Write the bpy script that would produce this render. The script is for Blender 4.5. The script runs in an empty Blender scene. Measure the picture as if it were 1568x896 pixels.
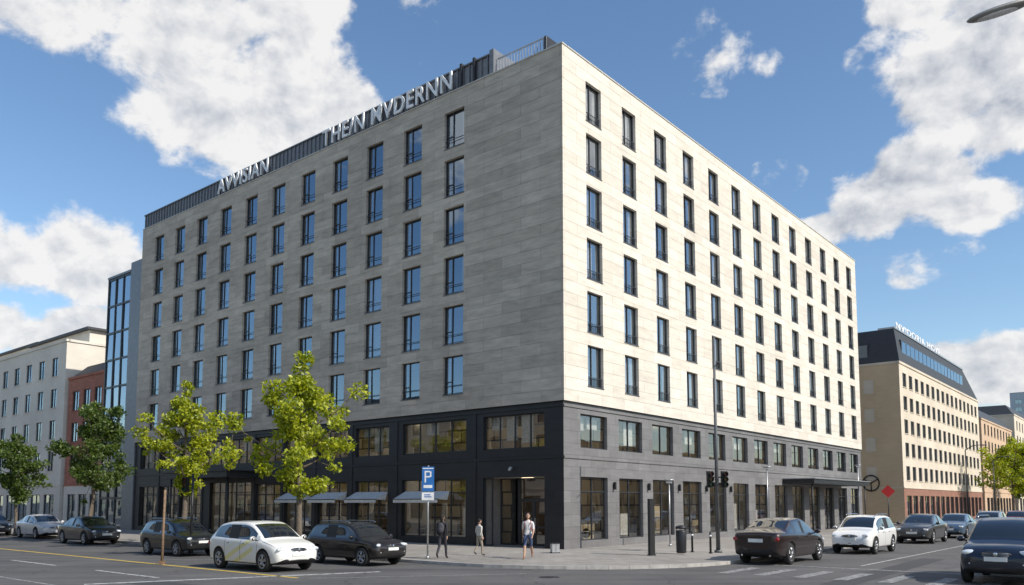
import bpy, bmesh, math, random
import numpy as np
from mathutils import Vector, Matrix
random.seed(7)
scene=bpy.context.scene
scene.view_settings.view_transform='Standard'
try: scene.view_settings.look='None'
except Exception: pass
scene.view_settings.exposure=0
R=math.radians
# ---------------------------------------------------------------- materials
MATS={}
def newmat(name):
    m=bpy.data.materials.new(name); m.use_nodes=True
    nt=m.node_tree
    b=nt.nodes['Principled BSDF']
    return m,nt,b
def N(nt,t,**k):
    n=nt.nodes.new(t)
    for a,v in k.items(): setattr(n,a,v)
    return n
def setin(n,**k):
    for a,v in k.items():
        n.inputs[a.replace('_',' ')].default_value=v
def simple(name,col,rough=.6,metal=0.0,noise_amt=.12,scale=3.0,coat=0.0,bump=0.0,spec=None):
    if name in MATS: return MATS[name]
    m,nt,b=newmat(name)
    tc=N(nt,'ShaderNodeTexCoord'); nz=N(nt,'ShaderNodeTexNoise')
    nz.inputs['Scale'].default_value=scale; nz.inputs['Detail'].default_value=5
    nt.links.new(tc.outputs['Object'],nz.inputs['Vector'])
    mr=N(nt,'ShaderNodeMapRange'); setin(mr,From_Min=.3,From_Max=.7,To_Min=1-noise_amt,To_Max=1+noise_amt)
    nt.links.new(nz.outputs['Fac'],mr.inputs['Value'])
    vm=N(nt,'ShaderNodeVectorMath',operation='SCALE'); vm.inputs[0].default_value=col[:3]
    nt.links.new(mr.outputs['Result'],vm.inputs['Scale'])
    nt.links.new(vm.outputs['Vector'],b.inputs['Base Color'])
    b.inputs['Roughness'].default_value=rough; b.inputs['Metallic'].default_value=metal
    b.inputs['Coat Weight'].default_value=coat; b.inputs['Coat Roughness'].default_value=.03
    if spec is not None: b.inputs['Specular IOR Level'].default_value=spec
    if bump>0:
        bp=N(nt,'ShaderNodeBump'); bp.inputs['Strength'].default_value=bump; bp.inputs['Distance'].default_value=.02
        nt.links.new(nz.outputs['Fac'],bp.inputs['Height']); nt.links.new(bp.outputs['Normal'],b.inputs['Normal'])
    MATS[name]=m; return m
def slabmat(name,c1,c2,cm,bw,bh,mortar=.008,rough=.8,streak=.15,bump=.25,offset=.5,dirt=.15,bias=0):
    """stone slabs on UV coordinates measured in metres"""
    m,nt,b=newmat(name); L=nt.links.new
    uv=N(nt,'ShaderNodeUVMap'); uv.uv_map='UVMap'
    br=N(nt,'ShaderNodeTexBrick'); br.offset=offset
    br.inputs['Scale'].default_value=1; br.inputs['Brick Width'].default_value=bw; br.inputs['Row Height'].default_value=bh
    br.inputs['Mortar Size'].default_value=mortar; br.inputs['Mortar Smooth'].default_value=.2; br.inputs['Bias'].default_value=bias
    br.inputs['Color1'].default_value=(*c1,1); br.inputs['Color2'].default_value=(*c2,1); br.inputs['Mortar'].default_value=(*cm,1)
    L(uv.outputs['UV'],br.inputs['Vector'])
    mp=N(nt,'ShaderNodeMapping'); mp.inputs['Scale'].default_value=(.5,2.0,1); L(uv.outputs['UV'],mp.inputs['Vector'])
    n1=N(nt,'ShaderNodeTexNoise'); setin(n1,Scale=1.6,Detail=8.0,Roughness=.68); L(mp.outputs['Vector'],n1.inputs['Vector'])
    n2=N(nt,'ShaderNodeTexNoise'); setin(n2,Scale=.16,Detail=4.0,Roughness=.6); L(uv.outputs['UV'],n2.inputs['Vector'])
    m1=N(nt,'ShaderNodeMapRange'); setin(m1,From_Min=.3,From_Max=.7,To_Min=1-streak,To_Max=1+streak); L(n1.outputs['Fac'],m1.inputs['Value'])
    m2=N(nt,'ShaderNodeMapRange'); setin(m2,From_Min=.3,From_Max=.7,To_Min=1-dirt,To_Max=1+dirt*.6); L(n2.outputs['Fac'],m2.inputs['Value'])
    mm=N(nt,'ShaderNodeMath',operation='MULTIPLY'); L(m1.outputs[0],mm.inputs[0]); L(m2.outputs[0],mm.inputs[1])
    vs=N(nt,'ShaderNodeVectorMath',operation='SCALE'); L(br.outputs['Color'],vs.inputs[0]); L(mm.outputs[0],vs.inputs['Scale'])
    L(vs.outputs['Vector'],b.inputs['Base Color']); b.inputs['Roughness'].default_value=rough
    sb=N(nt,'ShaderNodeMath',operation='SUBTRACT'); L(n1.outputs['Fac'],sb.inputs[0]); L(br.outputs['Fac'],sb.inputs[1])
    bp=N(nt,'ShaderNodeBump'); bp.inputs['Strength'].default_value=bump; bp.inputs['Distance'].default_value=.03
    L(sb.outputs[0],bp.inputs['Height']); L(bp.outputs['Normal'],b.inputs['Normal'])
    MATS[name]=m; return m
def glassmat(name,tint=(.7,.75,.78),base=.2,grade=1.0,gcol=(.9,.95,1)):
    m,nt,b=newmat(name); L=nt.links.new
    nt.nodes.remove(b); out=nt.nodes['Material Output']
    tr=N(nt,'ShaderNodeBsdfTransparent'); tr.inputs[0].default_value=(*tint,1)
    gl=N(nt,'ShaderNodeBsdfGlossy'); gl.inputs['Roughness'].default_value=.015; gl.inputs['Color'].default_value=(*gcol,1)
    fr=N(nt,'ShaderNodeFresnel'); fr.inputs['IOR'].default_value=1.5
    ma=N(nt,'ShaderNodeMath',operation='MULTIPLY_ADD'); ma.inputs[1].default_value=grade; ma.inputs[2].default_value=base; ma.use_clamp=True
    L(fr.outputs[0],ma.inputs[0])
    geo=N(nt,'ShaderNodeTexCoord'); nz=N(nt,'ShaderNodeTexNoise'); nz.inputs['Scale'].default_value=.9; nz.inputs['Detail'].default_value=1; L(geo.outputs['Object'],nz.inputs['Vector'])
    bp=N(nt,'ShaderNodeBump'); bp.inputs['Strength'].default_value=.06; bp.inputs['Distance'].default_value=.05
    L(nz.outputs['Fac'],bp.inputs['Height']); L(bp.outputs['Normal'],gl.inputs['Normal'])
    mx=N(nt,'ShaderNodeMixShader'); L(ma.outputs[0],mx.inputs[0]); L(tr.outputs[0],mx.inputs[1]); L(gl.outputs[0],mx.inputs[2])
    L(mx.outputs[0],out.inputs['Surface']); MATS[name]=m; return m
stone_l=slabmat('limestone_shade',(.42,.365,.30),(.54,.475,.395),(.34,.29,.24),2.6,.62,.012,.85,.22,.55,bias=.1)  # same limestone as the right facade, darker: shade put into the colour
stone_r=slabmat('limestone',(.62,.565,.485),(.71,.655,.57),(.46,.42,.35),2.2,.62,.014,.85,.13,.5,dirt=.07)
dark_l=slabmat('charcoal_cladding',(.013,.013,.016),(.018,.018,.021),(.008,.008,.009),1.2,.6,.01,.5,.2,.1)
dark_r=slabmat('charcoal_cladding_sunlit',(.155,.15,.15),(.19,.186,.186),(.08,.08,.08),1.2,.6,.01,.65,.15,.15)  # dark base stone again, lighter: its sunlit look put into the colour
frame_m=simple('anthracite_frame',(.04,.042,.048),.4,.2)
sill_m=simple('sill_metal',(.14,.14,.145),.4,.6)
room_m=simple('room_interior',(.15,.135,.12),.9)
curtain_m=simple('curtain',(.74,.71,.66),.9,noise_amt=.2,scale=8)
glass_up=glassmat('window_glass',(.66,.70,.73),.27,1.0,(.66,.80,.95))
glass_rt=glassmat('street_window_glass',(.80,.82,.83),.34,1.0,(.88,.93,.97))
glass_shop=glassmat('shop_glass',(.85,.86,.85),.14)
glass_curt=glassmat('curtain_wall_glass',(.3,.36,.42),.36,1.0,(.7,.82,.95))
metal_band=simple('standing_seam_metal',(.19,.195,.21),.45,.4)
metal_dk=simple('dark_metal',(.035,.036,.04),.45,.4)
metal_lt=simple('galvanised_metal',(.45,.46,.47),.4,.7)
metal_mid=simple('painted_steel',(.12,.125,.13),.5,.3)
black=simple('black_plastic',(.015,.015,.016),.5)
white_letter=simple('sign_letters',(.85,.85,.85),.4)
roof_m=simple('roof_felt',(.18,.18,.18),.9)
awning_m=simple('awning_cloth',(.55,.55,.53),.9)
def shopwall():
    m,nt,b=newmat('shop_interior'); L=nt.links.new
    uv=N(nt,'ShaderNodeUVMap'); uv.uv_map='UVMap'
    br=N(nt,'ShaderNodeTexBrick'); br.inputs['Scale'].default_value=1; br.inputs['Brick Width'].default_value=1.3; br.inputs['Row Height'].default_value=.75
    br.inputs['Mortar Size'].default_value=.05
    br.inputs['Color1'].default_value=(.66,.53,.34,1); br.inputs['Color2'].default_value=(.26,.20,.13,1); br.inputs['Mortar'].default_value=(.07,.05,.04,1)
    L(uv.outputs[0],br.inputs['Vector']); L(br.outputs['Color'],b.inputs['Base Color']); b.inputs['Roughness'].default_value=.8
    MATS['shop_interior']=m; return m
shop_m=shopwall()
shopfl_m=simple('shop_floor',(.35,.30,.24),.5)
shopcl_m=simple('shop_ceiling',(.6,.57,.5),.8)
lampm,nt_,b_=newmat('ceiling_lamp'); b_.inputs['Base Color'].default_value=(.9,.85,.7,1); b_.inputs['Emission Color'].default_value=(1,.84,.60,1); b_.inputs['Emission Strength'].default_value=3.2
# ---------------------------------------------------------------- mesh builder
class MB:
    def __init__(s,name,mats):
        s.name=name; s.mats=mats; s.v=[]; s.f=[]; s.mi=[]; s.uv=[]; s.sm=[]
    def poly(s,pts,mat=0,uv=None,want=None,smooth=False):
        pts=[Vector(p) for p in pts]
        if want is not None:
            n=(pts[1]-pts[0]).cross(pts[2]-pts[0])
            if n.dot(Vector(want))<0:
                pts=pts[::-1]
                if uv: uv=uv[::-1]
        i=len(s.v); s.v+= [tuple(p) for p in pts]; s.f.append(tuple(range(i,i+len(pts)))); s.mi.append(mat); s.sm.append(smooth)
        s.uv.append(uv if uv else [(p[0]+p[1],p[2]) if abs(p[2]-pts[0][2])+abs(p[2]-pts[-1][2])>0 else (p[0],p[1]) for p in pts])
    def hexa(s,c,mat=0,uvs=None):
        ctr=sum((Vector(p) for p in c),Vector())/8
        for q in ((0,1,2,3),(4,5,6,7),(0,1,5,4),(1,2,6,5),(2,3,7,6),(3,0,4,7)):
            P=[Vector(c[i]) for i in q]; w=sum(P,Vector())/4-ctr
            s.poly(P,mat,[(uvs[i]) for i in q] if uvs else None,want=w)
    def box(s,x0,x1,y0,y1,z0,z1,mat=0):
        s.hexa([(x0,y0,z0),(x1,y0,z0),(x1,y1,z0),(x0,y1,z0),(x0,y0,z1),(x1,y0,z1),(x1,y1,z1),(x0,y1,z1)],mat)
    def tube(s,pts,rad,seg=8,mat=0,cap=True,smooth=True):
        pts=[Vector(p) for p in pts]; rings=[]
        up=Vector((0,0,1))
        for i,p in enumerate(pts):
            t=(pts[min(i+1,len(pts)-1)]-pts[max(i-1,0)]).normalized()
            a=t.cross(up)
            if a.length<.05: a=t.cross(Vector((1,0,0)))
            a.normalize(); b=t.cross(a)
            r=rad[i] if isinstance(rad,(list,tuple)) else rad
            base=len(s.v)
            for k in range(seg):
                an=2*math.pi*k/seg; s.v.append(tuple(p+a*(math.cos(an)*r)+b*(math.sin(an)*r)))
            rings.append(base)
        for i in range(len(rings)-1):
            for k in range(seg):
                k2=(k+1)%seg
                s.f.append((rings[i]+k,rings[i]+k2,rings[i+1]+k2,rings[i+1]+k)); s.mi.append(mat); s.sm.append(smooth); s.uv.append([(0,0)]*4)
        if cap:
            s.f.append(tuple(rings[0]+k for k in range(seg))[::-1]); s.mi.append(mat); s.sm.append(False); s.uv.append([(0,0)]*seg)
            s.f.append(tuple(rings[-1]+k for k in range(seg))); s.mi.append(mat); s.sm.append(False); s.uv.append([(0,0)]*seg)
    def ball(s,c,r,mat=0,seg=12,rings=8,rot=None):
        c=Vector(c)
        if not isinstance(r,(tuple,list)): r=(r,r,r)
        base=len(s.v)
        for i in range(rings+1):
            th=math.pi*i/rings
            for k in range(seg):
                ph=2*math.pi*k/seg
                p=Vector((r[0]*math.sin(th)*math.cos(ph),r[1]*math.sin(th)*math.sin(ph),r[2]*math.cos(th)))
                if rot: p=rot@p
                s.v.append(tuple(c+p))
        for i in range(rings):
            for k in range(seg):
                k2=(k+1)%seg
                s.f.append((base+i*seg+k,base+(i+1)*seg+k,base+(i+1)*seg+k2,base+i*seg+k2)); s.mi.append(mat); s.sm.append(True); s.uv.append([(0,0)]*4)
    def obj(s,parent=None,name=None,M=None):
        me=bpy.data.meshes.new(name or s.name); me.from_pydata(s.v,[],s.f)
        for m in s.mats: me.materials.append(m)
        me.polygons.foreach_set('material_index',s.mi)
        me.polygons.foreach_set('use_smooth',s.sm)
        ul=me.uv_layers.new(name='UVMap'); flat=[c for u in s.uv for t in u for c in t]
        ul.data.foreach_set('uv',flat)
        me.update()
        o=bpy.data.objects.new(name or s.name,me); scene.collection.objects.link(o)
        if parent: o.parent=parent
        if M is not None: o.matrix_local=M
        return o
def empty(name,loc=(0,0,0),rotz=0,scale=1):
    e=bpy.data.objects.new(name,None); scene.collection.objects.link(e); e.location=loc; e.rotation_euler=(0,0,rotz)
    e.scale=scale if isinstance(scale,tuple) else (scale,)*3
    e.empty_display_size=.3
    return e
# ---------------------------------------------------------------- site geometry
CX,CY=2.56,39.8
aL=R(50.45)
dL=Vector((-math.sin(aL),math.cos(aL),0)); dR=Vector((math.cos(aL),math.sin(aL),0))
nL=-dR.copy(); nR=-dL.copy()
C=Vector((CX,CY,0))
GZ=.12
class F:
    def __init__(s,O,d,n): s.O=Vector(O); s.d=Vector(d); s.n=Vector(n)
    def p(s,a,z,o=0): return s.O+s.d*a+s.n*o+Vector((0,0,z))
def fbox(mb,f,s0,s1,z0,z1,o0,o1,mat=0):
    c=[f.p(s0,z0,o0),f.p(s1,z0,o0),f.p(s1,z0,o1),f.p(s0,z0,o1),f.p(s0,z1,o0),f.p(s1,z1,o0),f.p(s1,z1,o1),f.p(s0,z1,o1)]
    uv=[(s0,z0),(s1,z0),(s1,z0+.01),(s0,z0+.01),(s0,z1),(s1,z1),(s1,z1),(s0,z1)]
    mb.hexa(c,mat,uv)
def fquad(mb,f,s0,s1,z0,z1,o,mat=0,jit=0):
    a,b=(random.uniform(-jit,jit),random.uniform(-jit,jit)) if jit else (0,0)
    mb.poly([f.p(s0,z0,o-a-b),f.p(s1,z0,o+a-b),f.p(s1,z1,o+a+b),f.p(s0,z1,o-a+b)],mat,[(s0,z0),(s1,z0),(s1,z1),(s0,z1)],want=f.n)
def wall(mb,f,s0,s1,z0,z1,ops,mat=0,o=0,rev=.28,revmat=None):
    if revmat is None: revmat=mat
    S=sorted(set([s0,s1]+[a for q in ops for a in q[:2]])); Z=sorted(set([z0,z1]+[a for q in ops for a in q[2:4]]))
    S=[a for a in S if s0<=a<=s1]; Z=[a for a in Z if z0<=a<=z1]
    for j in range(len(Z)-1):
        run=None
        zm=(Z[j]+Z[j+1])/2
        row=[q for q in ops if q[2]<zm<q[3]]
        for i in range(len(S)-1):
            sm=(S[i]+S[i+1])/2
            hole=any(q[0]<sm<q[1] for q in row)
            if not hole:
                if run is None: run=S[i]
            if hole and run is not None:
                fquad(mb,f,run,S[i],Z[j],Z[j+1],o,mat); run=None
        if run is not None: fquad(mb,f,run,s1,Z[j],Z[j+1],o,mat)
    for (a,b,c,d) in ops:
        mb.poly([f.p(a,c,o),f.p(a,d,o),f.p(a,d,o-rev),f.p(a,c,o-rev)],revmat,[(a,c),(a,d),(a+.3,d),(a+.3,c)],want=f.d)
        mb.poly([f.p(b,c,o),f.p(b,d,o),f.p(b,d,o-rev),f.p(b,c,o-rev)],revmat,[(b,c),(b,d),(b+.3,d),(b+.3,c)],want=-f.d)
        mb.poly([f.p(a,c,o),f.p(b,c,o),f.p(b,c,o-rev),f.p(a,c,o-rev)],revmat,[(a,c),(b,c),(b,c+.3),(a,c+.3)],want=(0,0,1))
        mb.poly([f.p(a,d,o),f.p(b,d,o),f.p(b,d,o-rev),f.p(a,d,o-rev)],revmat,[(a,d),(b,d),(b,d+.3),(a,d+.3)],want=(0,0,-1))
def frame(mb,f,a,b,c,d,o,t=.06,dp=.07,vs=(),hs=(),mat=0):
    fbox(mb,f,a,a+t,c,d,o-dp,o,mat); fbox(mb,f,b-t,b,c,d,o-dp,o,mat)
    fbox(mb,f,a+t,b-t,c,c+t,o-dp,o,mat); fbox(mb,f,a+t,b-t,d-t,d,o-dp,o,mat)
    for v in vs: fbox(mb,f,v-t*.5,v+t*.5,c+t,d-t,o-dp,o-.003,mat)
    for h in hs: fbox(mb,f,a+t,b-t,h-t*.45,h+t*.45,o-dp,o-.006,mat)
def room(mb,f,a,b,c,d,o,depth,mat=0,side=.35):
    a-=side;b+=side
    mb.poly([f.p(a,c,o-depth),f.p(b,c,o-depth),f.p(b,d,o-depth),f.p(a,d,o-depth)],mat,[(a,c),(b,c),(b,d),(a,d)],want=f.n)
    mb.poly([f.p(a,c,o),f.p(a,d,o),f.p(a,d,o-depth),f.p(a,c,o-depth)],mat,want=f.d)
    mb.poly([f.p(b,c,o),f.p(b,d,o),f.p(b,d,o-depth),f.p(b,c,o-depth)],mat,want=-f.d)
    mb.poly([f.p(a,c,o),f.p(b,c,o),f.p(b,c,o-depth),f.p(a,c,o-depth)],mat,want=(0,0,1))
    mb.poly([f.p(a,d,o),f.p(b,d,o),f.p(b,d,o-depth),f.p(a,d,o-depth)],mat,want=(0,0,-1))

# ================================================================= HOTEL
hotel=empty('hotel_building')
FL=F(C,dL,nL); FR=F(C,dR,nR)
ZB=7.48; ZT=26.0; LL=44.8; LR=48.6
SILL=8.40; PIT=2.86; WH=2.18
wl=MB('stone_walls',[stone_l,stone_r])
fr_=MB('window_frames',[frame_m,sill_m,metal_lt]); gl_=MB('window_glass_panes',[glass_up,glass_shop,glass_rt]); rm_=MB('rooms_and_curtains',[room_m,curtain_m,shop_m,shopfl_m,shopcl_m,lampm])
colsL=[7.5+3.43*i for i in range(11)]; colsR=[2.72+3.645*i for i in range(13)]
OH=.14
def upper(f,cols,L,w,mat,leftside,rv):
    ops=[]
    for c in cols:
        for r in range(6):
            a,b=c-w/2,c+w/2; z0=SILL+PIT*r; ops.append((a,b,z0,z0+WH))
    wall(wl,f,0,L,ZB,ZT,ops,mat,OH,rv)
    for (a,b,c,d) in ops:
        o=OH-rv
        if leftside: mul=b-(b-a)*.36
        else: mul=a+(b-a)*.40
        frame(fr_,f,a,b,c,d,o+.05,.05,.07,(mul,),())
        if leftside: fbox(fr_,f,mul,b-.05,c+.72,c+.77,o-.02,o+.045)
        fbox(fr_,f,a+.02,b-.02,c+.50,c+.53,o+.12,o+.15,0)
        fbox(fr_,f,a+.02,b-.02,c+.06,c+.09,o+.12,o+.15,0)
        if not leftside:
            k=a+.1
            while k<b-.05:
                fbox(fr_,f,k,k+.014,c+.09,c+.50,o+.125,o+.145,0); k+=.16
        fbox(fr_,f,a-.03,b+.03,c-.035,c+.004,o+.03,OH+.03,1)
        fquad(gl_,f,a+.04,b-.04,c+.04,d-.04,o,0 if leftside else 2,jit=.010)
        room(rm_,f,a,b,c-.1,d+.1,o-.05,1.3,0)
        q=random.random()
        if leftside:
            wL=random.uniform(.2,.5) if q<.7 else random.uniform(.6,b-a-.1)
        else: wL=random.uniform(.45,.75) if q<.7 else random.uniform(.8,b-a-.05)
        for (x0,x1) in (((a-.05,a+wL),(b-random.uniform(.12,.5),b+.05)) if q<.88 else ((a-.05,a+.2),)):
            nn=max(2,int((x1-x0)/.08))
            for i in range(nn):
                u0=x0+(x1-x0)*i/nn; u1=x0+(x1-x0)*(i+1)/nn
                s1=.03*(i%2); s2=.03*((i+1)%2)
                rm_.poly([f.p(u0,c-.05,o-.14-s1),f.p(u1,c-.05,o-.14-s2),f.p(u1,d+.05,o-.14-s2),f.p(u0,d+.05,o-.14-s1)],1,want=f.n)
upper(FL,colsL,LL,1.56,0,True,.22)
upper(FR,colsR,LR,1.48,1,False,.22)
def pt(a,b,z): return C+dL*a+dR*b+Vector((0,0,z))
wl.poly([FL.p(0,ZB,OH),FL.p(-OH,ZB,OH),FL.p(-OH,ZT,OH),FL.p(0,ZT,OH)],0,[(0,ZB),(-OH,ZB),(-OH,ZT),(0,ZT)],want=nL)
wl.poly([FR.p(0,ZB,OH),FR.p(-OH,ZB,OH),FR.p(-OH,ZT,OH),FR.p(0,ZT,OH)],1,[(0,ZB),(-OH,ZB),(-OH,ZT),(0,ZT)],want=nR)
wl.poly([pt(LL,-OH,ZB),pt(LL,LR,ZB),pt(LL,LR,ZT),pt(LL,-OH,ZT)],0,[(0,ZB),(LR,ZB),(LR,ZT),(0,ZT)],want=dL)
wl.poly([pt(-OH,LR,ZB),pt(LL,LR,ZB),pt(LL,LR,ZT),pt(-OH,LR,ZT)],1,[(0,ZB),(LL,ZB),(LL,ZT),(0,ZT)],want=dR)
wl.obj(hotel)
rf=MB('roof',[roof_m,simple('coping',(.5,.48,.44),.6),dark_l])
rf.poly([pt(-OH+.3,-OH+.3,ZT-.35),pt(LL,-OH+.3,ZT-.35),pt(LL,LR,ZT-.35),pt(-OH+.3,LR,ZT-.35)],0,want=(0,0,1))
fbox(rf,FL,-OH-.04,LL,ZT,ZT+.07,OH-.4,OH+.04,1); fbox(rf,FR,.3,LR+.04,ZT+.003,ZT+.073,OH-.4,OH+.04,1)
rf.poly([pt(-OH,-OH,ZB),pt(LL,-OH,ZB),pt(LL,.1,ZB),pt(-OH,.1,ZB)],2,want=(0,0,-1))
rf.poly([pt(-OH,.1,ZB-.001),pt(.1,.1,ZB-.001),pt(.1,LR,ZB-.001),pt(-OH,LR,ZB-.001)],2,want=(0,0,-1))
rf.obj(hotel)
pb=MB('penthouse_band',[metal_band,metal_dk])
fbox(pb,FL,4.85,LL,ZT+.07,27.25,-5,.02,0)
s=5.0
while s<LL:
    fbox(pb,FL,s,s+.05,ZT+.07,27.24,.02,.10,0); s+=.46
fbox(pb,FL,4.85,LL,27.25,27.33,-5,.12,0)
fbox(pb,FL,4.55,4.85,ZT+.07,27.5,-5,.12,0)
fbox(pb,FL,5.9,6.05,ZT+.07,27.45,0,.2,1); fbox(pb,FL,6.9,7.05,ZT+.07,27.45,0,.2,1)
pb.obj(hotel)
rl=MB('roof_railing',[metal_lt,metal_dk])
fa,fb,oo=1.1,4.5,-.15
fbox(rl,FL,fa,fb,26.95,27.02,oo-.05,oo,0); fbox(rl,FL,fa,fb,26.2,26.24,oo-.05,oo,0)
s=fa
while s<=fb: fbox(rl,FL,s,s+.035,26.0,26.95,oo-.045,oo-.005,0); s+=.2
fbox(rl,FL,fa,fa+.15,26.0,27.05,oo-1.6,oo,1)
fbox(rl,FL,.35,1.1,26.07,26.45,-1.2,-.3,0)
rl.obj(hotel)
# ---- base storeys
bs=MB('base_walls',[dark_l,dark_r,simple('entrance_timber',(.22,.13,.07),.5)])
ops=[(1.2,5.33,5.2,7.0),(6.58,11.66,5.2,7.0)]+[(c-1.55,c+1.55,5.2,7.0) for c in (14.4,18.2,21.8,25.3,28.8,32.2,35.6,39.0,42.4)]
gops=[(1.2,5.33,GZ,3.72),(6.6,11.7,.48,3.72)]+[(c-1.5,c+1.5,.48,3.72) for c in (14.4,18.2,21.8,25.3)]+[(27.3,32.8,GZ,3.9)]+[(c-1.5,c+1.5,.48,3.72) for c in (35.6,39.0,42.4)]
wall(bs,FL,0,LL,0,ZB,ops+gops,0,0,.25)
opsR=[(c-1.25,c+1.25,5.2,6.95) for c in colsR]
gopsR=[(c-1.25,c+1.25,.48,3.72) for c in colsR[:7]]+[(c-1.25,c+1.25,GZ,3.72) for c in colsR[7:11]]+[(c-1.25,c+1.25,.48,3.72) for c in colsR[11:]]
wall(bs,FR,0,LR,0,ZB,opsR+gopsR,1,0,.25)
bs.poly([pt(-0,LR,0),pt(LL,LR,0),pt(LL,LR,ZB),pt(0,LR,ZB)],1,want=dR)
bs.poly([pt(LL,0,0),pt(LL,LR,0),pt(LL,LR,ZB),pt(LL,0,ZB)],0,want=dL)
fbox(bs,FL,0,LL,4.62,4.74,0,.05,0); fbox(bs,FR,0.0,LR,4.62,4.74,0,.05,1)
fbox(bs,FL,.0,LL,7.2,7.32,0,.05,0); fbox(bs,FR,0.0,LR,7.2,7.32,0,.05,1)
for c in (5.95,12.2,16.3,20.0,23.6,27.0,30.5,33.9,37.3,40.7):
    fbox(bs,FL,c-.12,c+.12,GZ,7.2,0,.035,0)
bs.obj(hotel)
for f,oo in ((FL,ops+gops),(FR,opsR+gopsR)):
    for (a,b,c,d) in oo:
        up=c>4
        if f is FL and abs(a-1.2)<.01 and not up: continue
        n=max(2,round((b-a)/1.15)); vs=[a+(b-a)*i/n for i in range(1,n)]
        frame(fr_,f,a,b,c,d,-.17,.06,.08,vs,() if up else (d-.75,))
        fquad(gl_,f,a+.03,b-.03,c+.03,d-.03,-.22,1,jit=.004)
        if up:
            for i in range(n):
                if random.random()<.4:
                    fquad(rm_,f,a+(b-a)*i/n+.05,a+(b-a)*(i+.8)/n,d-random.uniform(.5,1.5),d,-.5,1)
        else:
            for i in range(n):
                if random.random()<.35:
                    fquad(rm_,f,a+(b-a)*i/n+.1,a+(b-a)*(i+.75)/n,.6,random.uniform(1.2,2.4),-.8,random.choice((1,2)))
for f,L0,L1 in ((FL,.6,LL-.3),(FR,.6,LR-.3)):
    for (c,d) in ((.1,4.3),(4.9,7.3)):
        dp=3.0
        st=5.8 if (f is FL and c<1) else 3.1
        rm_.poly([f.p(st,c,-dp),f.p(L1,c,-dp),f.p(L1,d,-dp),f.p(st,d,-dp)],2,[(st,c),(L1,c),(L1,d),(st,d)],want=f.n)
        rm_.poly([f.p(.02,c+.02,-.3),f.p(L1,c+.02,-.3),f.p(L1,c+.02,-dp),f.p(.02,c+.02,-dp)],3,want=(0,0,1))
        rm_.poly([f.p(.02,d,-.3),f.p(L1,d,-.3),f.p(L1,d,-dp),f.p(.02,d,-dp)],4,want=(0,0,-1))
        a=6.6 if (f is FL and c<1) else 1.4
        while a<L1-2:
            rm_.poly([f.p(a,d-.02,-1.5),f.p(a+1.6,d-.02,-1.5),f.p(a+1.6,d-.02,-1.9),f.p(a,d-.02,-1.9)],5,want=(0,0,-1)); a+=3.5
        for s in (12.2,23.6,34):
            rm_.poly([f.p(s,c,-.3),f.p(s,d,-.3),f.p(s,d,-dp),f.p(s,c,-dp)],4,want=-f.d)
for s,z,r in ((6.0,1.0,.28),(9.9,2.6,.16),(13,2.7,.16)): rm_.ball(FR.p(s,z,-1.0),r,1)
for s in (7.6,9.0,10.5,14.2,18.3,22): rm_.ball(FL.p(s,2.9,-1.3),.14,1)
for f,ss in ((FR,(2.2,3.5,6.8,10.4,14,17.6)),(FL,(7.8,9.6,11,13.8,15.2,18,19.2,22))):
    for s in ss:
        rm_.tube([f.p(s,.12,-1.3),f.p(s,.86,-1.3)],.04,6,0); rm_.tube([f.p(s,.84,-1.3),f.p(s,.89,-1.3)],.4,14,3)
        rm_.ball(f.p(s+.6,.75,-1.5),(.22,.22,.28),0,8,6)
rm_.obj(hotel); gl_.obj(hotel)
en=MB('entrance',[simple('entrance_wall',(.22,.20,.18),.7),frame_m,glass_shop,MATS['entrance_timber'],shopcl_m,metal_lt,lampm])
dp=1.5
en.poly([FL.p(1.2,GZ,-.25),FL.p(1.2,3.72,-.25),FL.p(1.2,3.72,-dp),FL.p(1.2,GZ,-dp)],3,want=dL)
en.poly([FL.p(5.33,GZ,-.25),FL.p(5.33,3.72,-.25),FL.p(5.33,3.72,-dp),FL.p(5.33,GZ,-dp)],0,want=-dL)
en.poly([FL.p(1.2,3.72,-.25),FL.p(5.33,3.72,-.25),FL.p(5.33,3.72,-dp),FL.p(1.2,3.72,-dp)],4,want=(0,0,-1))
en.poly([FL.p(2.6,3.71,-.8),FL.p(3.4,3.71,-.8),FL.p(3.4,3.71,-1.0),FL.p(2.6,3.71,-1.0)],6,want=(0,0,-1))
en.poly([FL.p(1.2,GZ+.01,0),FL.p(5.33,GZ+.01,0),FL.p(5.33,GZ+.01,-dp),FL.p(1.2,GZ+.01,-dp)],0,want=(0,0,1))
for (a,b,c,d) in ((1.2,2.0,GZ,3.72),(4.0,5.33,GZ,3.72),(2.0,4.0,2.55,3.72)):
    frame(en,FL,a,b,c,d,-dp+.06,.07,.08,(),(),1); fquad(en,FL,a,b,c,d,-dp,2)
frame(en,FL,2.0,3.0,GZ,2.55,-dp+.09,.11,.08,(),(1.1,),1); frame(en,FL,3.0,4.0,GZ,2.55,-dp+.09,.11,.08,(),(1.1,),1)
fquad(en,FL,2.0,4.0,GZ,2.55,-dp+.02,2)
fbox(en,FL,2.85,2.9,.8,1.6,-dp+.1,-dp+.15,5); fbox(en,FL,3.1,3.15,.8,1.6,-dp+.1,-dp+.15,5)
en.poly([FL.p(1.25,GZ,-3.0),FL.p(5.3,GZ,-3.0),FL.p(5.3,4.2,-3.0),FL.p(1.25,4.2,-3.0)],3,want=nL)
en.obj(hotel)
frame(fr_,FL,4.75,5.33,GZ,3.72,-.1,.07,.08,(),(),0)
fr_.obj(hotel)
aw=MB('awnings',[awning_m,metal_dk])
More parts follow.
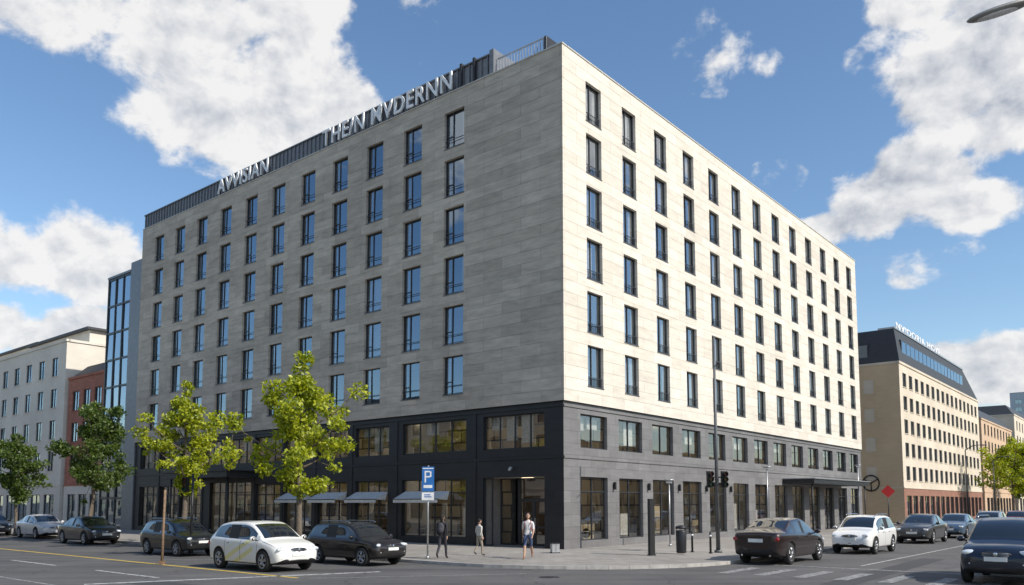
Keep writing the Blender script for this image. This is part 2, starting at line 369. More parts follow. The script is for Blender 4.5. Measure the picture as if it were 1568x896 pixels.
for (a,b) in ((7.9,11.5),(13.0,15.9),(16.8,19.6),(20.4,23.2)):
    z=3.05
    aw.poly([FL.p(a,z,-.1),FL.p(b,z,-.1),FL.p(b,z-.45,.85),FL.p(a,z-.45,.85)],0,want=(0,0,1))
    aw.poly([FL.p(a,z-.45,.85),FL.p(b,z-.45,.85),FL.p(b,z-.65,.85),FL.p(a,z-.65,.85)],0,want=nL)
    for x in (a,b): aw.poly([FL.p(x,z,-.1),FL.p(x,z-.45,.85),FL.p(x,z-.5,.1)],0)
    aw.tube([FL.p(a,z-.45,.86),FL.p(b,z-.45,.86)],.025,6,1)
aw.obj(hotel)
cp=MB('canopies',[metal_dk,metal_lt,black])
fbox(cp,FL,26.2,34.6,4.15,4.55,.05,2.6,0); fbox(cp,FL,26.0,34.8,4.55,4.62,.05,2.7,2)
fbox(cp,FR,28.6,42.5,3.85,4.2,.05,2.4,0); fbox(cp,FR,28.5,42.6,4.2,4.26,.05,2.5,1)
for s in (26.6,34.2): cp.tube([FL.p(s,GZ,2.3),FL.p(s,4.15,2.3)],.06,8,0)
for s in (29.0,42.1): cp.tube([FR.p(s,GZ,2.1),FR.p(s,3.85,2.1)],.05,8,0)
cp.tube([FL.p(3.3,4.2,0),FL.p(3.3,4.2,.2)],.06,8,1); cp.ball(FL.p(3.3,4.12,.22),.09,1)
for c in colsR[:5]:
    cp.tube([FR.p(c+1.8,3.3,0),FR.p(c+1.8,3.3,.12)],.05,8,2); fbox(cp,FR,c+1.74,c+1.86,3.1,3.5,.05,.17,2)
cp.obj(hotel)
tw=MB('glass_tower',[metal_band,glass_curt,frame_m,room_m,curtain_m])
fbox(tw,FL,LL+.01,46.8,0,23.5,-8,.12,0)
room(tw,FL,46.9,51.1,0,22.7,-.1,1.5,3,0)
for i in range(3):
    for j in range(9):
        a=46.8+i*1.46; c=.3+j*2.48
        fquad(tw,FL,a,a+1.46,c,c+2.48,.0,1,jit=.02)
        if random.random()<.3: fquad(tw,FL,a+.05,a+1.4,c+random.uniform(.4,1.5),c+2.4,-.3,4)
        fbox(tw,FL,a+.05,a+1.41,c+.0,c+.75,-.25,-.18,2)
for i in range(4):
    a=46.8+i*1.46; fbox(tw,FL,a-.06,a+.06,.1,22.7,-.1,.1,2)
for j in range(10):
    c=.3+j*2.48; fbox(tw,FL,46.85,51.15,c-.09,c+.09,-.1,.07,2)
fbox(tw,FL,46.8,51.25,22.72,22.92,-8,.15,0)
tw.poly([FL.p(51.2,0,.05),FL.p(51.2,22.7,.05),FL.p(51.2,22.7,-8),FL.p(51.2,0,-8)],0,want=dL)
tw.obj(hotel)
def letters(body,s_start,s_end,z,h,parent,mat,f=FL,off=.25,name='sign_letters',bold=0.006):
    cu=bpy.data.curves.new(name,'FONT'); cu.body=body; cu.size=1; cu.extrude=.05; cu.offset=bold; cu.space_character=1.12
    o=bpy.data.objects.new(name,cu); scene.collection.objects.link(o)
    bpy.context.view_layer.update()
    me=bpy.data.meshes.new_from_object(o.evaluated_get(bpy.context.evaluated_depsgraph_get()))
    bpy.data.objects.remove(o)
    xs=[v.co.x for v in me.vertices]; ys=[v.co.y for v in me.vertices]
    x0,x1,y0,y1=min(xs),max(xs),min(ys),max(ys)
    for v in me.vertices:
        t=(v.co.x-x0)/(x1-x0); s=s_start+(s_end-s_start)*t
        p=f.p(s,z+(v.co.y-y0)/(y1-y0)*h,off+v.co.z)
        v.co=p
    me.materials.clear(); me.materials.append(mat)
    ob=bpy.data.objects.new(name,me); scene.collection.objects.link(ob); ob.parent=parent
    return ob
letters('THE/N MVDERNN',19.6,7.6,26.12,1.12,hotel,white_letter)
letters('AVVISIAN',32.6,25.9,26.12,1.1,hotel,white_letter)

# ================================================================= neighbours
def block(name,f,L,depth,H,rows,cols,ww,wh,z_first,pitch,wmat,gmat,roofh=0,roofmat=None,setb=.8,side=None,s_margin=1.5,ground=True,fm=None,gcol=None,zbase=4.0,detail=True):
    e=empty(name)
    fm=fm or frame_m
    w=MB('walls',[wmat,gcol or wmat]); g=MB('windows',[gmat,fm,room_m,curtain_m])
    faces=[(f,L)]
    fs=F(f.O,-f.n,-f.d); faces.append((fs,depth))
    fe=F(f.p(L,0),-f.n,f.d)
    for idx,(ff,LL_) in enumerate(faces+[(fe,depth)]):
        if idx==0: nc=cols
        else: nc=side if side is not None else 0
        ops=[];gops=[]
        if nc:
            st=(LL_-2*s_margin)/nc
            for i in range(nc):
                c=s_margin+st*(i+.5)
                for r in range(rows): ops.append((c-ww/2,c+ww/2,z_first+pitch*r,z_first+pitch*r+wh))
                if ground: gops.append((c-min(st*.38,1.6),c+min(st*.38,1.6),.4,3.2))
        wall(w,ff,0,LL_,zbase if ground else 0,H,ops,0,0,.2)
        if ground: wall(w,ff,0,LL_,0,zbase,gops,1,-.0,.2)
        for (a,b,c,d) in ops+gops:
            frame(g,ff,a,b,c,d,-.1,.07,.06,((a+b)/2,),(),1)
            fquad(g,ff,a+.03,b-.03,c+.03,d-.03,-.15,0,jit=.008)
            if detail and c>zbase-1: fbox(w,ff,a-.08,b+.08,c-.08,c-.003,0,.07,0)
            if detail:
                room(g,ff,a,b,c,d,-.21,.9,2,.1)
                if random.random()<.6: fquad(g,ff,a,a+(b-a)*random.uniform(.2,.9),c,d,-.35,3)
            else: fquad(g,ff,a,b,c,d,-.25,2)
        if ground: fbox(w,ff,0 if idx==0 else .1,LL_,zbase,zbase+.12,0,.07,0)
        fbox(w,ff,-.1 if idx==0 else .12,LL_+(.1 if idx==0 else 0),H,H+.25,-.3,.1,0)
    w.poly([f.p(0,0,-depth),f.p(L,0,-depth),f.p(L,H,-depth),f.p(0,H,-depth)],0,want=-f.n)
    w.poly([f.p(0,H-.02,-.2),f.p(L,H-.02,-.2),f.p(L,H-.02,-depth),f.p(0,H-.02,-depth)],0,want=(0,0,1))
    w.obj(e); g.obj(e)
    if roofh:
        r=MB('mansard_roof',[roofmat,gmat,fm]); b=setb
        c=[f.p(.1,H+.2,-.1),f.p(L-.1,H+.2,-.1),f.p(L-.1,H+.2,-depth+.1),f.p(.1,H+.2,-depth+.1),
           f.p(b,H+roofh,-b),f.p(L-b,H+roofh,-b),f.p(L-b,H+roofh,-depth+b),f.p(b,H+roofh,-depth+b)]
        r.hexa(c,0)
        r.obj(e)
    return e
white_plaster=slabmat('white_plaster',(.68,.63,.55),(.70,.65,.57),(.6,.57,.5),6,3,.004,.9,.05,.05)
brick=slabmat('red_brick',(.36,.10,.055),(.44,.14,.08),(.32,.22,.18),.26,.085,.012,.9,.15,.2)
tan=slabmat('tan_render',(.58,.43,.27),(.60,.45,.29),(.5,.4,.27),5,3,.004,.9,.06,.05)
cream=slabmat('cream_render',(.62,.54,.43),(.64,.56,.45),(.55,.5,.4),4,3,.004,.9,.06,.05)
redground=slabmat('red_ground_storey',(.26,.13,.09),(.30,.15,.10),(.2,.1,.08),1.2,.6,.01,.8,.1,.1)
roofd=simple('slate_roof',(.04,.043,.05),.6)
block('brick_house',F(FL.p(51.4,0,-.2),dL,nL),8.2,12,14.3,3,3,1.5,1.9,5.1,3.05,brick,glass_up,1.4,roofd,1.2,s_margin=.5,gcol=white_plaster)
wb=block('white_apartment_building',F(FL.p(60,0,0),dL,nL),62,26,18.2,4,18,1.5,1.9,5.5,3.15,white_plaster,glass_up,0,None,s_margin=1)
ph=MB('roof_penthouse',[white_plaster,roofd,glass_up])
fw=F(FL.p(60,0,0),dL,nL)
fbox(ph,fw,1.0,16,18.2,19.9,-22,-2.5,0); fbox(ph,fw,.6,16.4,19.9,20.15,-22.4,-2.1,1)
fbox(ph,fw,18,50,18.2,20.8,-20,-4,0); fbox(ph,fw,17.6,50.4,20.8,21.0,-20.4,-3.6,1)
fbox(ph,fw,-0.5,5,18.2,21.6,-24,-14,0)
ph.obj(wb)
fB=F(C+dR*64,dR,nR)
ob=block('tan_office_building',fB,46,34,18.0,5,16,1.6,1.6,4.9,2.65,cream,glass_rt,0,None,s_margin=.8,gcol=redground)
wf=MB('side_wall',[tan,glass_up,frame_m,room_m,metal_dk])
fS=F(C+dR*64,dL,nL)
sops=[]
for c in (3.3,9.0,14,19,24):
    for r in range(4): sops.append((c-.55,c+.55,4.9+3.3*r,6.5+3.3*r))
wall(wf,fS,0,34,0,18.2,sops,0,.05,.2)
for (a,b,c,d) in sops:
    frame(wf,fS,a,b,c,d,-.05,.06,.05,((a+b)/2,),(),2); fquad(wf,fS,a,b,c,d,-.09,1,jit=.005); fquad(wf,fS,a,b,c,d,-.14,3)
for k in range(24):
    a0=2*math.pi*k/24;a1=2*math.pi*(k+1)/24
    P=lambda a,r:fS.p(3.4+r*math.cos(a),4.6+r*math.sin(a),.12)
    wf.poly([P(a0,.95),P(a1,.95),P(a1,.8),P(a0,.8)],4,want=nL)
for a in (0,2.09,4.19):
    wf.tube([fS.p(3.4,4.6,.12),fS.p(3.4+.8*math.cos(a+.5),4.6+.8*math.sin(a+.5),.12)],.06,6,4)
wf.obj(ob)
mr_=MB('roof_storey',[roofd,glass_up,metal_lt,frame_m])
B0=lambda a,b,z:C+dR*(64+b)+dL*a+Vector((0,0,z))
mr_.hexa([B0(-.05,.1,18.25),B0(-.05,45.8,18.25),B0(33.8,45.8,18.25),B0(33.8,.1,18.25),B0(.5,.5,22.1),B0(.5,38,22.1),B0(33.4,38,22.1),B0(33.4,.5,22.1)],0)
fM=F(fB.p(0,0,-.2),dR,nR)
fbox(mr_,fM,2.0,36,18.6,21.0,-2,.05,3)
for i in range(17):
    fquad(mr_,fM,2.2+i*1.98,3.9+i*1.98,18.9,20.8,.07,1,jit=.01)
fM2=F(fS.p(0,0,-.2),dL,nL)
for c in (4,9,14,19,24): fbox(mr_,fM2,c-.8,c+.8,18.6,20.6,-1.5,.0,3); fquad(mr_,fM2,c-.65,c+.65,18.8,20.45,.02,1)
fbox(mr_,fM,.5,38,22.1,22.3,-2,-.2,2)
mr_.obj(ob)
letters('NVIDORIA HOVE',2.0,24,22.3,.8,ob,white_letter,F(fB.p(0,0,0),dR,nR),-.6)
block('ochre_house',F(C+dR*112,dR,nR),30,18,15.5,4,9,1.3,1.7,5.2,2.7,slabmat('ochre_render',(.56,.40,.27),(.58,.42,.29),(.45,.3,.2),5,3,.004,.9,.06,.05),glass_up,2.2,roofd,1.5)
block('apartment_block',F(C+dR*146,dR,nR),60,18,19,5,16,1.3,1.7,5.2,2.8,cream,glass_up,2.2,roofd,1.5)
block('office_tower',F(Vector((250,345,0)),dR,nR),40,30,52,13,10,2.6,2.0,5,3.5,simple('tower_cladding',(.42,.48,.52),.5),glass_curt,0,None,side=8,detail=False)
block('terrace_building',F(C+dL*170+nL*39,-dL,-nL),172,10,14,3,50,1.3,1.8,5,3.1,cream,glass_up,2.0,roofd,1.5,detail=False)
block('shop_terrace_building',F(C+dR*-6+nR*36,dR,-nR),170,10,10,2,48,1.3,1.8,5,3.1,tan,glass_up,0,None,detail=False)

# ================================================================= ground
def groundmat():
    m,nt,b=newmat('asphalt'); L=nt.links.new
    tc=N(nt,'ShaderNodeTexCoord')
    n1=N(nt,'ShaderNodeTexNoise'); setin(n1,Scale=.25,Detail=6.0,Roughness=.65); L(tc.outputs['Object'],n1.inputs['Vector'])
    n2=N(nt,'ShaderNodeTexNoise'); setin(n2,Scale=45.0,Detail=3.0); L(tc.outputs['Object'],n2.inputs['Vector'])
    mp=N(nt,'ShaderNodeMapping'); mp.inputs['Rotation'].default_value=(0,0,-aL+math.pi/2); mp.inputs['Scale'].default_value=(.06,1.1,1); L(tc.outputs['Object'],mp.inputs['Vector'])
    n3=N(nt,'ShaderNodeTexNoise'); setin(n3,Scale=1.0,Detail=5.0); L(mp.outputs[0],n3.inputs['Vector'])
    cr=N(nt,'ShaderNodeTexVoronoi',feature='DISTANCE_TO_EDGE'); cr.inputs['Scale'].default_value=.22
    nd=N(nt,'ShaderNodeTexNoise'); setin(nd,Scale=1.2,Detail=5.0); L(tc.outputs['Object'],nd.inputs['Vector'])
    vadd=N(nt,'ShaderNodeVectorMath',operation='ADD'); L(tc.outputs['Object'],vadd.inputs[0]); L(nd.outputs['Color'],vadd.inputs[1]); L(vadd.outputs[0],cr.inputs['Vector'])
    crm=N(nt,'ShaderNodeMapRange'); setin(crm,From_Min=0,From_Max=.008,To_Min=.5,To_Max=1.0); L(cr.outputs['Distance'],crm.inputs['Value'])
    ra=N(nt,'ShaderNodeValToRGB'); ra.color_ramp.elements[0].position=.36; ra.color_ramp.elements[0].color=(.064,.062,.062,1); ra.color_ramp.elements[1].position=.66; ra.color_ramp.elements[1].color=(.135,.130,.125,1)
    av=N(nt,'ShaderNodeMath',operation='MULTIPLY_ADD'); av.inputs[1].default_value=.5
    hf=N(nt,'ShaderNodeMath',operation='MULTIPLY'); hf.inputs[1].default_value=.5; L(n3.outputs['Fac'],hf.inputs[0])
    L(n1.outputs['Fac'],av.inputs[0]); L(hf.outputs[0],av.inputs[2]); L(av.outputs[0],ra.inputs[0])
    g=N(nt,'ShaderNodeMapRange'); setin(g,From_Min=.3,From_Max=.7,To_Min=.75,To_Max=1.25); L(n2.outputs['Fac'],g.inputs['Value'])
    m1=N(nt,'ShaderNodeMath',operation='MULTIPLY'); L(g.outputs[0],m1.inputs[0]); L(crm.outputs[0],m1.inputs[1])
    vs=N(nt,'ShaderNodeVectorMath',operation='SCALE'); L(ra.outputs[0],vs.inputs[0]); L(m1.outputs[0],vs.inputs['Scale']); L(vs.outputs[0],b.inputs['Base Color'])
    b.inputs['Roughness'].default_value=.85
    bp=N(nt,'ShaderNodeBump'); bp.inputs['Strength'].default_value=.3; bp.inputs['Distance'].default_value=.01; L(n2.outputs['Fac'],bp.inputs['Height']); L(bp.outputs[0],b.inputs['Normal'])
    return m
asph=groundmat()
g=MB('ground',[asph]); g.poly([(-3000,-3000,0),(3000,-3000,0),(3000,3000,0),(-3000,3000,0)],0,want=(0,0,1)); g.obj()
pave=slabmat('paving_slabs',(.27,.25,.225),(.33,.305,.275),(.16,.15,.14),.6,.4,.012,.85,.14,.2,dirt=.25)
kerbm=simple('kerb_stone',(.38,.36,.34),.8,noise_amt=.2)
def sidewalk(name,pts,closed_back,w=.16):
    e=empty(name)
    P=[Vector(p) for p in pts+closed_back]
    bm=bmesh.new(); vs=[bm.verts.new((p.x,p.y,GZ)) for p in P]; fc=bm.faces.new(vs)
    fc.normal_update()
    if fc.normal.z<0: fc.normal_flip()
    uvl=bm.loops.layers.uv.new('UVMap')
    for l in fc.loops:
        rel=l.vert.co-C; l[uvl].uv=(rel.dot(dL),rel.dot(dR))
    bmesh.ops.triangulate(bm,faces=bm.faces[:])
    me=bpy.data.meshes.new('paving'); bm.to_mesh(me); bm.free(); me.materials.append(pave)
    o=bpy.data.objects.new('paving',me); scene.collection.objects.link(o); o.parent=e
    k=MB('kerb',[kerbm])
    A=[Vector(p) for p in pts]
    cen=sum(P,Vector())/len(P)
    nr=[]
    for i in range(len(A)):
        t=(A[min(i+1,len(A)-1)]-A[max(i-1,0)]).normalized(); n=Vector((-t.y,t.x,0))
        if n.dot(cen-A[i])<0: n=-n
        nr.append(n)
    for i in range(len(A)-1):
        a,b=A[i],A[i+1]; a2,b2=a+nr[i]*w,b+nr[i+1]*w
        L_=(b-a).length; n_=max(1,int(L_/1.0))
        for j in range(n_):
            t0=j/n_;t1=(j+1)/n_-.012/max(L_,.1)
            q=[a.lerp(b,t0),a.lerp(b,t1),a2.lerp(b2,t1),a2.lerp(b2,t0)]
            q=[q[0]-nr[i]*.02,q[1]-nr[i]*.02,q[2],q[3]]
            k.hexa([(p.x,p.y,-.02) for p in q]+[(p.x,p.y,GZ+.005) for p in q],0)
    k.obj(e)
KL=9.8; KR=9.7; r=8.0
cor=C+nL*KL+nR*KR
cc=cor-nL*r-nR*r
pts=[C+dL*125+nL*KL]
pts+= [C+dL*s+nL*KL for s in (90,60,30)]
a_st=math.atan2(nL.y,nL.x); a_en=math.atan2(nR.y,nR.x)
for i in range(17):
    a=a_st+(a_en-a_st)*i/16; pts.append(cc+Vector((math.cos(a),math.sin(a),0))*r)
pts+=[C+dR*s+nR*KR for s in (25,47)]
pts+=[C+dR*50.5+nR*(KR-.7),C+dR*51.8+nR*(KR-2.5),C+dR*52+nR*(KR-5),C+dR*52+nR*-20]
sidewalk('pavement',[tuple(p) for p in pts],[tuple(C+dR*52+dL*45),tuple(C+dR*40+dL*125)])
p2=[C+dR*61+nR*-25,C+dR*61+nR*(KR-4),C+dR*61.8+nR*(KR-1.2),C+dR*64+nR*KR,C+dR*240+nR*KR]
sidewalk('pavement',[tuple(p) for p in p2],[tuple(C+dR*240-nR*25)])
p3=[C+dL*160+nL*33,C+dL*-2+nL*33]
sidewalk('pavement',[tuple(p) for p in p3],[tuple(C+dL*-2+nL*55),tuple(C+dL*160+nL*55)])
p4=[C+dR*-4+nR*27.5,C+dR*240+nR*27.5]
sidewalk('pavement',[tuple(p) for p in p4],[tuple(C+dR*240+nR*60),tuple(C+dR*-4+nR*60)])
def paintmat(name,col,lo=.38,hi=.54):
    m,nt,b=newmat(name); L=nt.links.new
    tc=N(nt,'ShaderNodeTexCoord'); n1=N(nt,'ShaderNodeTexNoise'); setin(n1,Scale=5.0,Detail=8.0,Roughness=.75); L(tc.outputs['Object'],n1.inputs['Vector'])
    r_=N(nt,'ShaderNodeValToRGB'); r_.color_ramp.elements[0].position=lo; r_.color_ramp.elements[0].color=(.11,.11,.11,1); r_.color_ramp.elements[1].position=hi; r_.color_ramp.elements[1].color=(*col,1)
    L(n1.outputs['Fac'],r_.inputs[0]); L(r_.outputs[0],b.inputs['Base Color']); b.inputs['Roughness'].default_value=.7
    return m
wp=paintmat('white_road_paint',(.55,.55,.53)); yp=paintmat('yellow_road_paint',(.6,.42,.06),.3,.45); wf_=paintmat('worn_road_paint',(.40,.40,.39),.42,.62)
pat=simple('asphalt_patch',(.055,.055,.057),.9,noise_amt=.2,scale=30)
mk=MB('road_markings',[wp,yp,wf_,pat])
def strip(a,b,w,mat=0,z=.004):
    a=Vector((a[0],a[1],z)); b=Vector((b[0],b[1],z)); t=(b-a).normalized(); n=Vector((-t.y,t.x,0))*w/2
    mk.poly([a-n,b-n,b+n,a+n],mat,want=(0,0,1))
def LP(s,d): p=C+dL*s+nL*d; return (p.x,p.y)
def RP(s,d): p=C+dR*s+nR*d; return (p.x,p.y)
strip(LP(-1.5,16.6),LP(60,16.6),.18,1)
s=2.0
while s<90: strip(LP(s,19.4),LP(s+4.5,19.4),.13); s+=8
strip((-12.6,24.0),(-4.6,28.4),.26)
strip((-6.5,25.9),(0.5,27.6),.12,2)
strip(LP(-2.8,22.5),LP(26,22.5),.12,2)
strip(LP(8,24.4),LP(22,24.2),1.3,3,.003); strip(LP(-6,20),LP(1,20.4),1.0,3,.003); strip(RP(-8,15.5),RP(6,15.1),.9,3,.003)
for d in np.arange(11.2,27,1.3):
    strip(RP(-6.3,d),RP(-3.4,d),.42,2,.008)
strip(RP(-1.6,10.4),RP(-1.6,26.5),.28,2,.008)
s=1
while s<120: strip(RP(s,17.2),RP(s+4,17.2),.13); s+=8
strip(RP(0,13.9),RP(120,13.9),.1)
mk.obj()
mh=MB('manhole_cover',[metal_dk]); mh.tube([(1.2,26.3,-.01),(1.2,26.3,.006)],.34,24,0); mh.obj()

# ================================================================= trees
def leafmat(name,c_dark,c_light):
    m,nt,b=newmat(name); L=nt.links.new; nt.nodes.remove(b); out=nt.nodes['Material Output']
    ge=N(nt,'ShaderNodeNewGeometry'); ra=N(nt,'ShaderNodeValToRGB')
    ra.color_ramp.elements[0].color=(*c_dark,1); ra.color_ramp.elements[1].color=(*c_light,1)
    L(ge.outputs['Random Per Island'],ra.inputs[0])
    di=N(nt,'ShaderNodeBsdfDiffuse'); L(ra.outputs[0],di.inputs[0])
    tr=N(nt,'ShaderNodeBsdfTranslucent')
    hs=N(nt,'ShaderNodeHueSaturation'); hs.inputs['Saturation'].default_value=1.15; hs.inputs['Value'].default_value=1.3; L(ra.outputs[0],hs.inputs['Color']); L(hs.outputs[0],tr.inputs[0])
    mx=N(nt,'ShaderNodeMixShader'); mx.inputs[0].default_value=.4; L(di.outputs[0],mx.inputs[1]); L(tr.outputs[0],mx.inputs[2])
    gl=N(nt,'ShaderNodeBsdfGlossy'); gl.inputs['Roughness'].default_value=.45
    m2=N(nt,'ShaderNodeMixShader'); m2.inputs[0].default_value=.04; L(mx.outputs[0],m2.inputs[1]); L(gl.outputs[0],m2.inputs[2])
    L(m2.outputs[0],out.inputs['Surface']); return m
leaf_y=leafmat('leaves_yellow_green',(.15,.21,.012),(.50,.52,.03))
leaf_g=leafmat('leaves_green',(.04,.075,.015),(.13,.19,.03))
bark=simple('bark',(.13,.105,.08),.9,noise_amt=.3,scale=12,bump=.5)
def tree(base,h,cw,z0,seed,lm,per=70,ls=.15,name='street_tree'):
    rnd=random.Random(seed); nr_=np.random.RandomState(seed)
    e=empty(name,base)
    t=MB('trunk_and_limbs',[bark])
    lead=[];x=y=0
    n=9
    for i in range(n+1):
        z=h*.93*i/n; lead.append(Vector((x,y,z))); x+=rnd.uniform(-.07,.07)*h*.12; y+=rnd.uniform(-.07,.07)*h*.12
    tr=.016*h
    t.tube(lead,[tr*(1-.85*i/n)+.01 for i in range(n+1)],9,0)
    t.tube([(0,0,-.05),(0,0,.25)],[tr*1.5,tr*1.02],9,0)
    centers=[]
    def env(fz): return (math.sin(math.pi*min(1,max(0,.12+fz*.86)))**.75)*(1.08-.48*fz)
    nl=16
    for i in range(nl):
        fz=(i+.3)/nl; z=z0+(h*.95-z0)*fz*.82
        k=min(n-1,int(z/(h*.93)*n)); u=z/(h*.93)*n-k; p=lead[k].lerp(lead[k+1],min(1,u))
        az=i*2.4+rnd.uniform(-.5,.5); ln=cw/2*env(fz)*rnd.choice((.5,.85,1.05,1.3))
        rise=ln*rnd.uniform(.2,.85)
        d=Vector((math.cos(az),math.sin(az),0))
        q=[p,p+d*ln*.45+Vector((0,0,rise*.35)),p+d*ln+Vector((0,0,rise))]
        t.tube(q,[tr*.42*(1-fz*.5),tr*.26*(1-fz*.5),.012],6,0)
        for j in range(5):
            tt=rnd.uniform(.3,1); b0=q[0].lerp(q[1],tt*2) if tt<.5 else q[1].lerp(q[2],tt*2-1)
            dd=Vector((rnd.gauss(0,1),rnd.gauss(0,1),rnd.gauss(.3,.7))).normalized()*ln*rnd.uniform(.25,.55)
            t.tube([b0,b0+dd*.6,b0+dd],[.018,.012,.006],4,0,cap=False)
            centers.append((b0+dd,rnd.uniform(.5,1.1)))
            if rnd.random()<.45: centers.append((b0+dd*.5,rnd.uniform(.35,.75)))
        centers.append((q[2],rnd.uniform(.65,1.1)))
    for i in range(6): centers.append((lead[-1]+Vector((rnd.gauss(0,.15),rnd.gauss(0,.15),rnd.uniform(-.9,.45)*h*.06)),rnd.uniform(.35,.7)))
    t.obj(e)
    V=[];sc=cw/4.2
    for c,rr in centers:
        m=int(per*rr*rr*1.1)+12
        P=nr_.normal(size=(m,3)); P/= (np.linalg.norm(P,axis=1)[:,None]+1e-6)
        P*= (nr_.rand(m,1)**.45)*.50*rr*sc; P[:,2]*=.72
        P+=np.array(c)
        V.append(P)
    P=np.concatenate(V); m=len(P)
    a=nr_.normal(size=(m,3)); a/=np.linalg.norm(a,axis=1)[:,None]
    b=nr_.normal(size=(m,3)); b=np.cross(a,b); b/=np.linalg.norm(b,axis=1)[:,None]
    s_=(ls*(.6+.8*nr_.rand(m,1)))
    c3=np.cross(a,b)
    v=np.stack([P-a*s_*.6,P+b*s_*.38+c3*s_*.08,P+a*s_*.65,P-b*s_*.38+c3*s_*.08],1).reshape(-1,3)
    me=bpy.data.meshes.new('foliage'); f=np.arange(m*4).reshape(-1,4)
    me.from_pydata(v.tolist(),[],f.tolist()); me.materials.append(lm)
    o=bpy.data.objects.new('foliage',me); scene.collection.objects.link(o); o.parent=e
    return e
tree((-9.43,36,GZ),9.4,4.9,2.7,3,leaf_y,per=95)
tree((-17.3,42.6,GZ),9.1,4.2,2.7,11,leaf_y,per=85)
tree((-25.9,49.6,GZ),8.9,4.9,2.9,5,leaf_g,per=105)
tree((-34.8,56.8,GZ),7.4,4.8,2.4,8,leaf_g,per=100)
tree((69.6,112.0,GZ),11.8,8.5,3.5,21,leaf_y,per=80,ls=.28)
tree((84,131,GZ),12.5,8.5,3.5,22,leaf_g,per=60,ls=.3)
tree((98,148,GZ),12.5,8.5,3.5,23,leaf_g,per=60,ls=.3)

# ================================================================= cars
tyre=simple('tyre_rubber',(.018,.018,.018),.85); rimm=simple('alloy_rim',(.5,.5,.52),.3,.9)
cglass=simple('car_glass',(.012,.015,.018),.04,0,coat=1.0,spec=.9); trim=simple('car_trim',(.012,.012,.013),.55)
lampw=simple('headlamp',(.75,.78,.8),.08,.3,coat=1); lampr=simple('tail_lamp',(.35,.01,.01),.15,coat=1); plate=simple('number_plate',(.75,.75,.72),.5); chrome=simple('chrome',(.6,.6,.62),.12,1.0)
def paint(name,col,gaps,metal=.3,decal=False):
    m,nt,b=newmat(name); L=nt.links.new
    tc=N(nt,'ShaderNodeTexCoord'); sp=N(nt,'ShaderNodeSeparateXYZ'); L(tc.outputs['Object'],sp.inputs[0])
    prev=None
    def M(op,a,b_=None,c_=None):
        n=N(nt,'ShaderNodeMath',operation=op)
        for i,v in enumerate((a,b_,c_)):
            if v is None: continue
            if isinstance(v,(int,float)): n.inputs[i].default_value=v
            else: L(v,n.inputs[i])
        return n.outputs[0]
    for gx in gaps:
        d=M('ABSOLUTE',M('SUBTRACT',sp.outputs['X'],gx)); l=M('LESS_THAN',d,.009)
        prev=l if prev is None else M('MAXIMUM',prev,l)
    ay=M('ABSOLUTE',sp.outputs['Y'])
    side=M('GREATER_THAN',ay,.72); zz=M('GREATER_THAN',sp.outputs['Z'],.34)
    prev=M('MULTIPLY',M('MULTIPLY',prev,side),zz)
    nz=N(nt,'ShaderNodeTexNoise'); setin(nz,Scale=2.5,Detail=6.0); L(tc.outputs['Object'],nz.inputs['Vector'])
    dust=M('MULTIPLY',M('SUBTRACT',1.0,M('MULTIPLY',sp.outputs['Z'],1.6)),nz.outputs['Fac']); dn=N(nt,'ShaderNodeClamp'); L(dust,dn.inputs[0])
    mix0=N(nt,'ShaderNodeMix',data_type='RGBA'); mix0.inputs[6].default_value=(*col,1); mix0.inputs[7].default_value=(.16,.15,.13,1); L(M('MULTIPLY',dn.outputs[0],.35),mix0.inputs[0])
    cur=mix0.outputs[2]
    if decal:
        c1=M('MULTIPLY',sp.outputs['X'],.42); t=M('SUBTRACT',M('SUBTRACT',sp.outputs['Z'],.62),c1)
        sn=M('SINE',M('MULTIPLY',t,19.0)); k=M('MULTIPLY',M('GREATER_THAN',sn,.15),M('LESS_THAN',M('ABSOLUTE',t),.36))
        k=M('MULTIPLY',k,M('LESS_THAN',sp.outputs['X'],.75)); k=M('MULTIPLY',k,side); k=M('MULTIPLY',k,M('LESS_THAN',sp.outputs['Z'],.93))
        mx=N(nt,'ShaderNodeMix',data_type='RGBA'); L(M('MULTIPLY',k,.7),mx.inputs[0]); L(cur,mx.inputs[6]); mx.inputs[7].default_value=(.72,.66,.14,1); cur=mx.outputs[2]
    mg=N(nt,'ShaderNodeMix',data_type='RGBA'); L(prev,mg.inputs[0]); L(cur,mg.inputs[6]); mg.inputs[7].default_value=(.01,.01,.01,1)
    L(mg.outputs[2],b.inputs['Base Color']); b.inputs['Metallic'].default_value=metal; b.inputs['Roughness'].default_value=.35; b.inputs['Coat Weight'].default_value=1; b.inputs['Coat Roughness'].default_value=.04
    return m
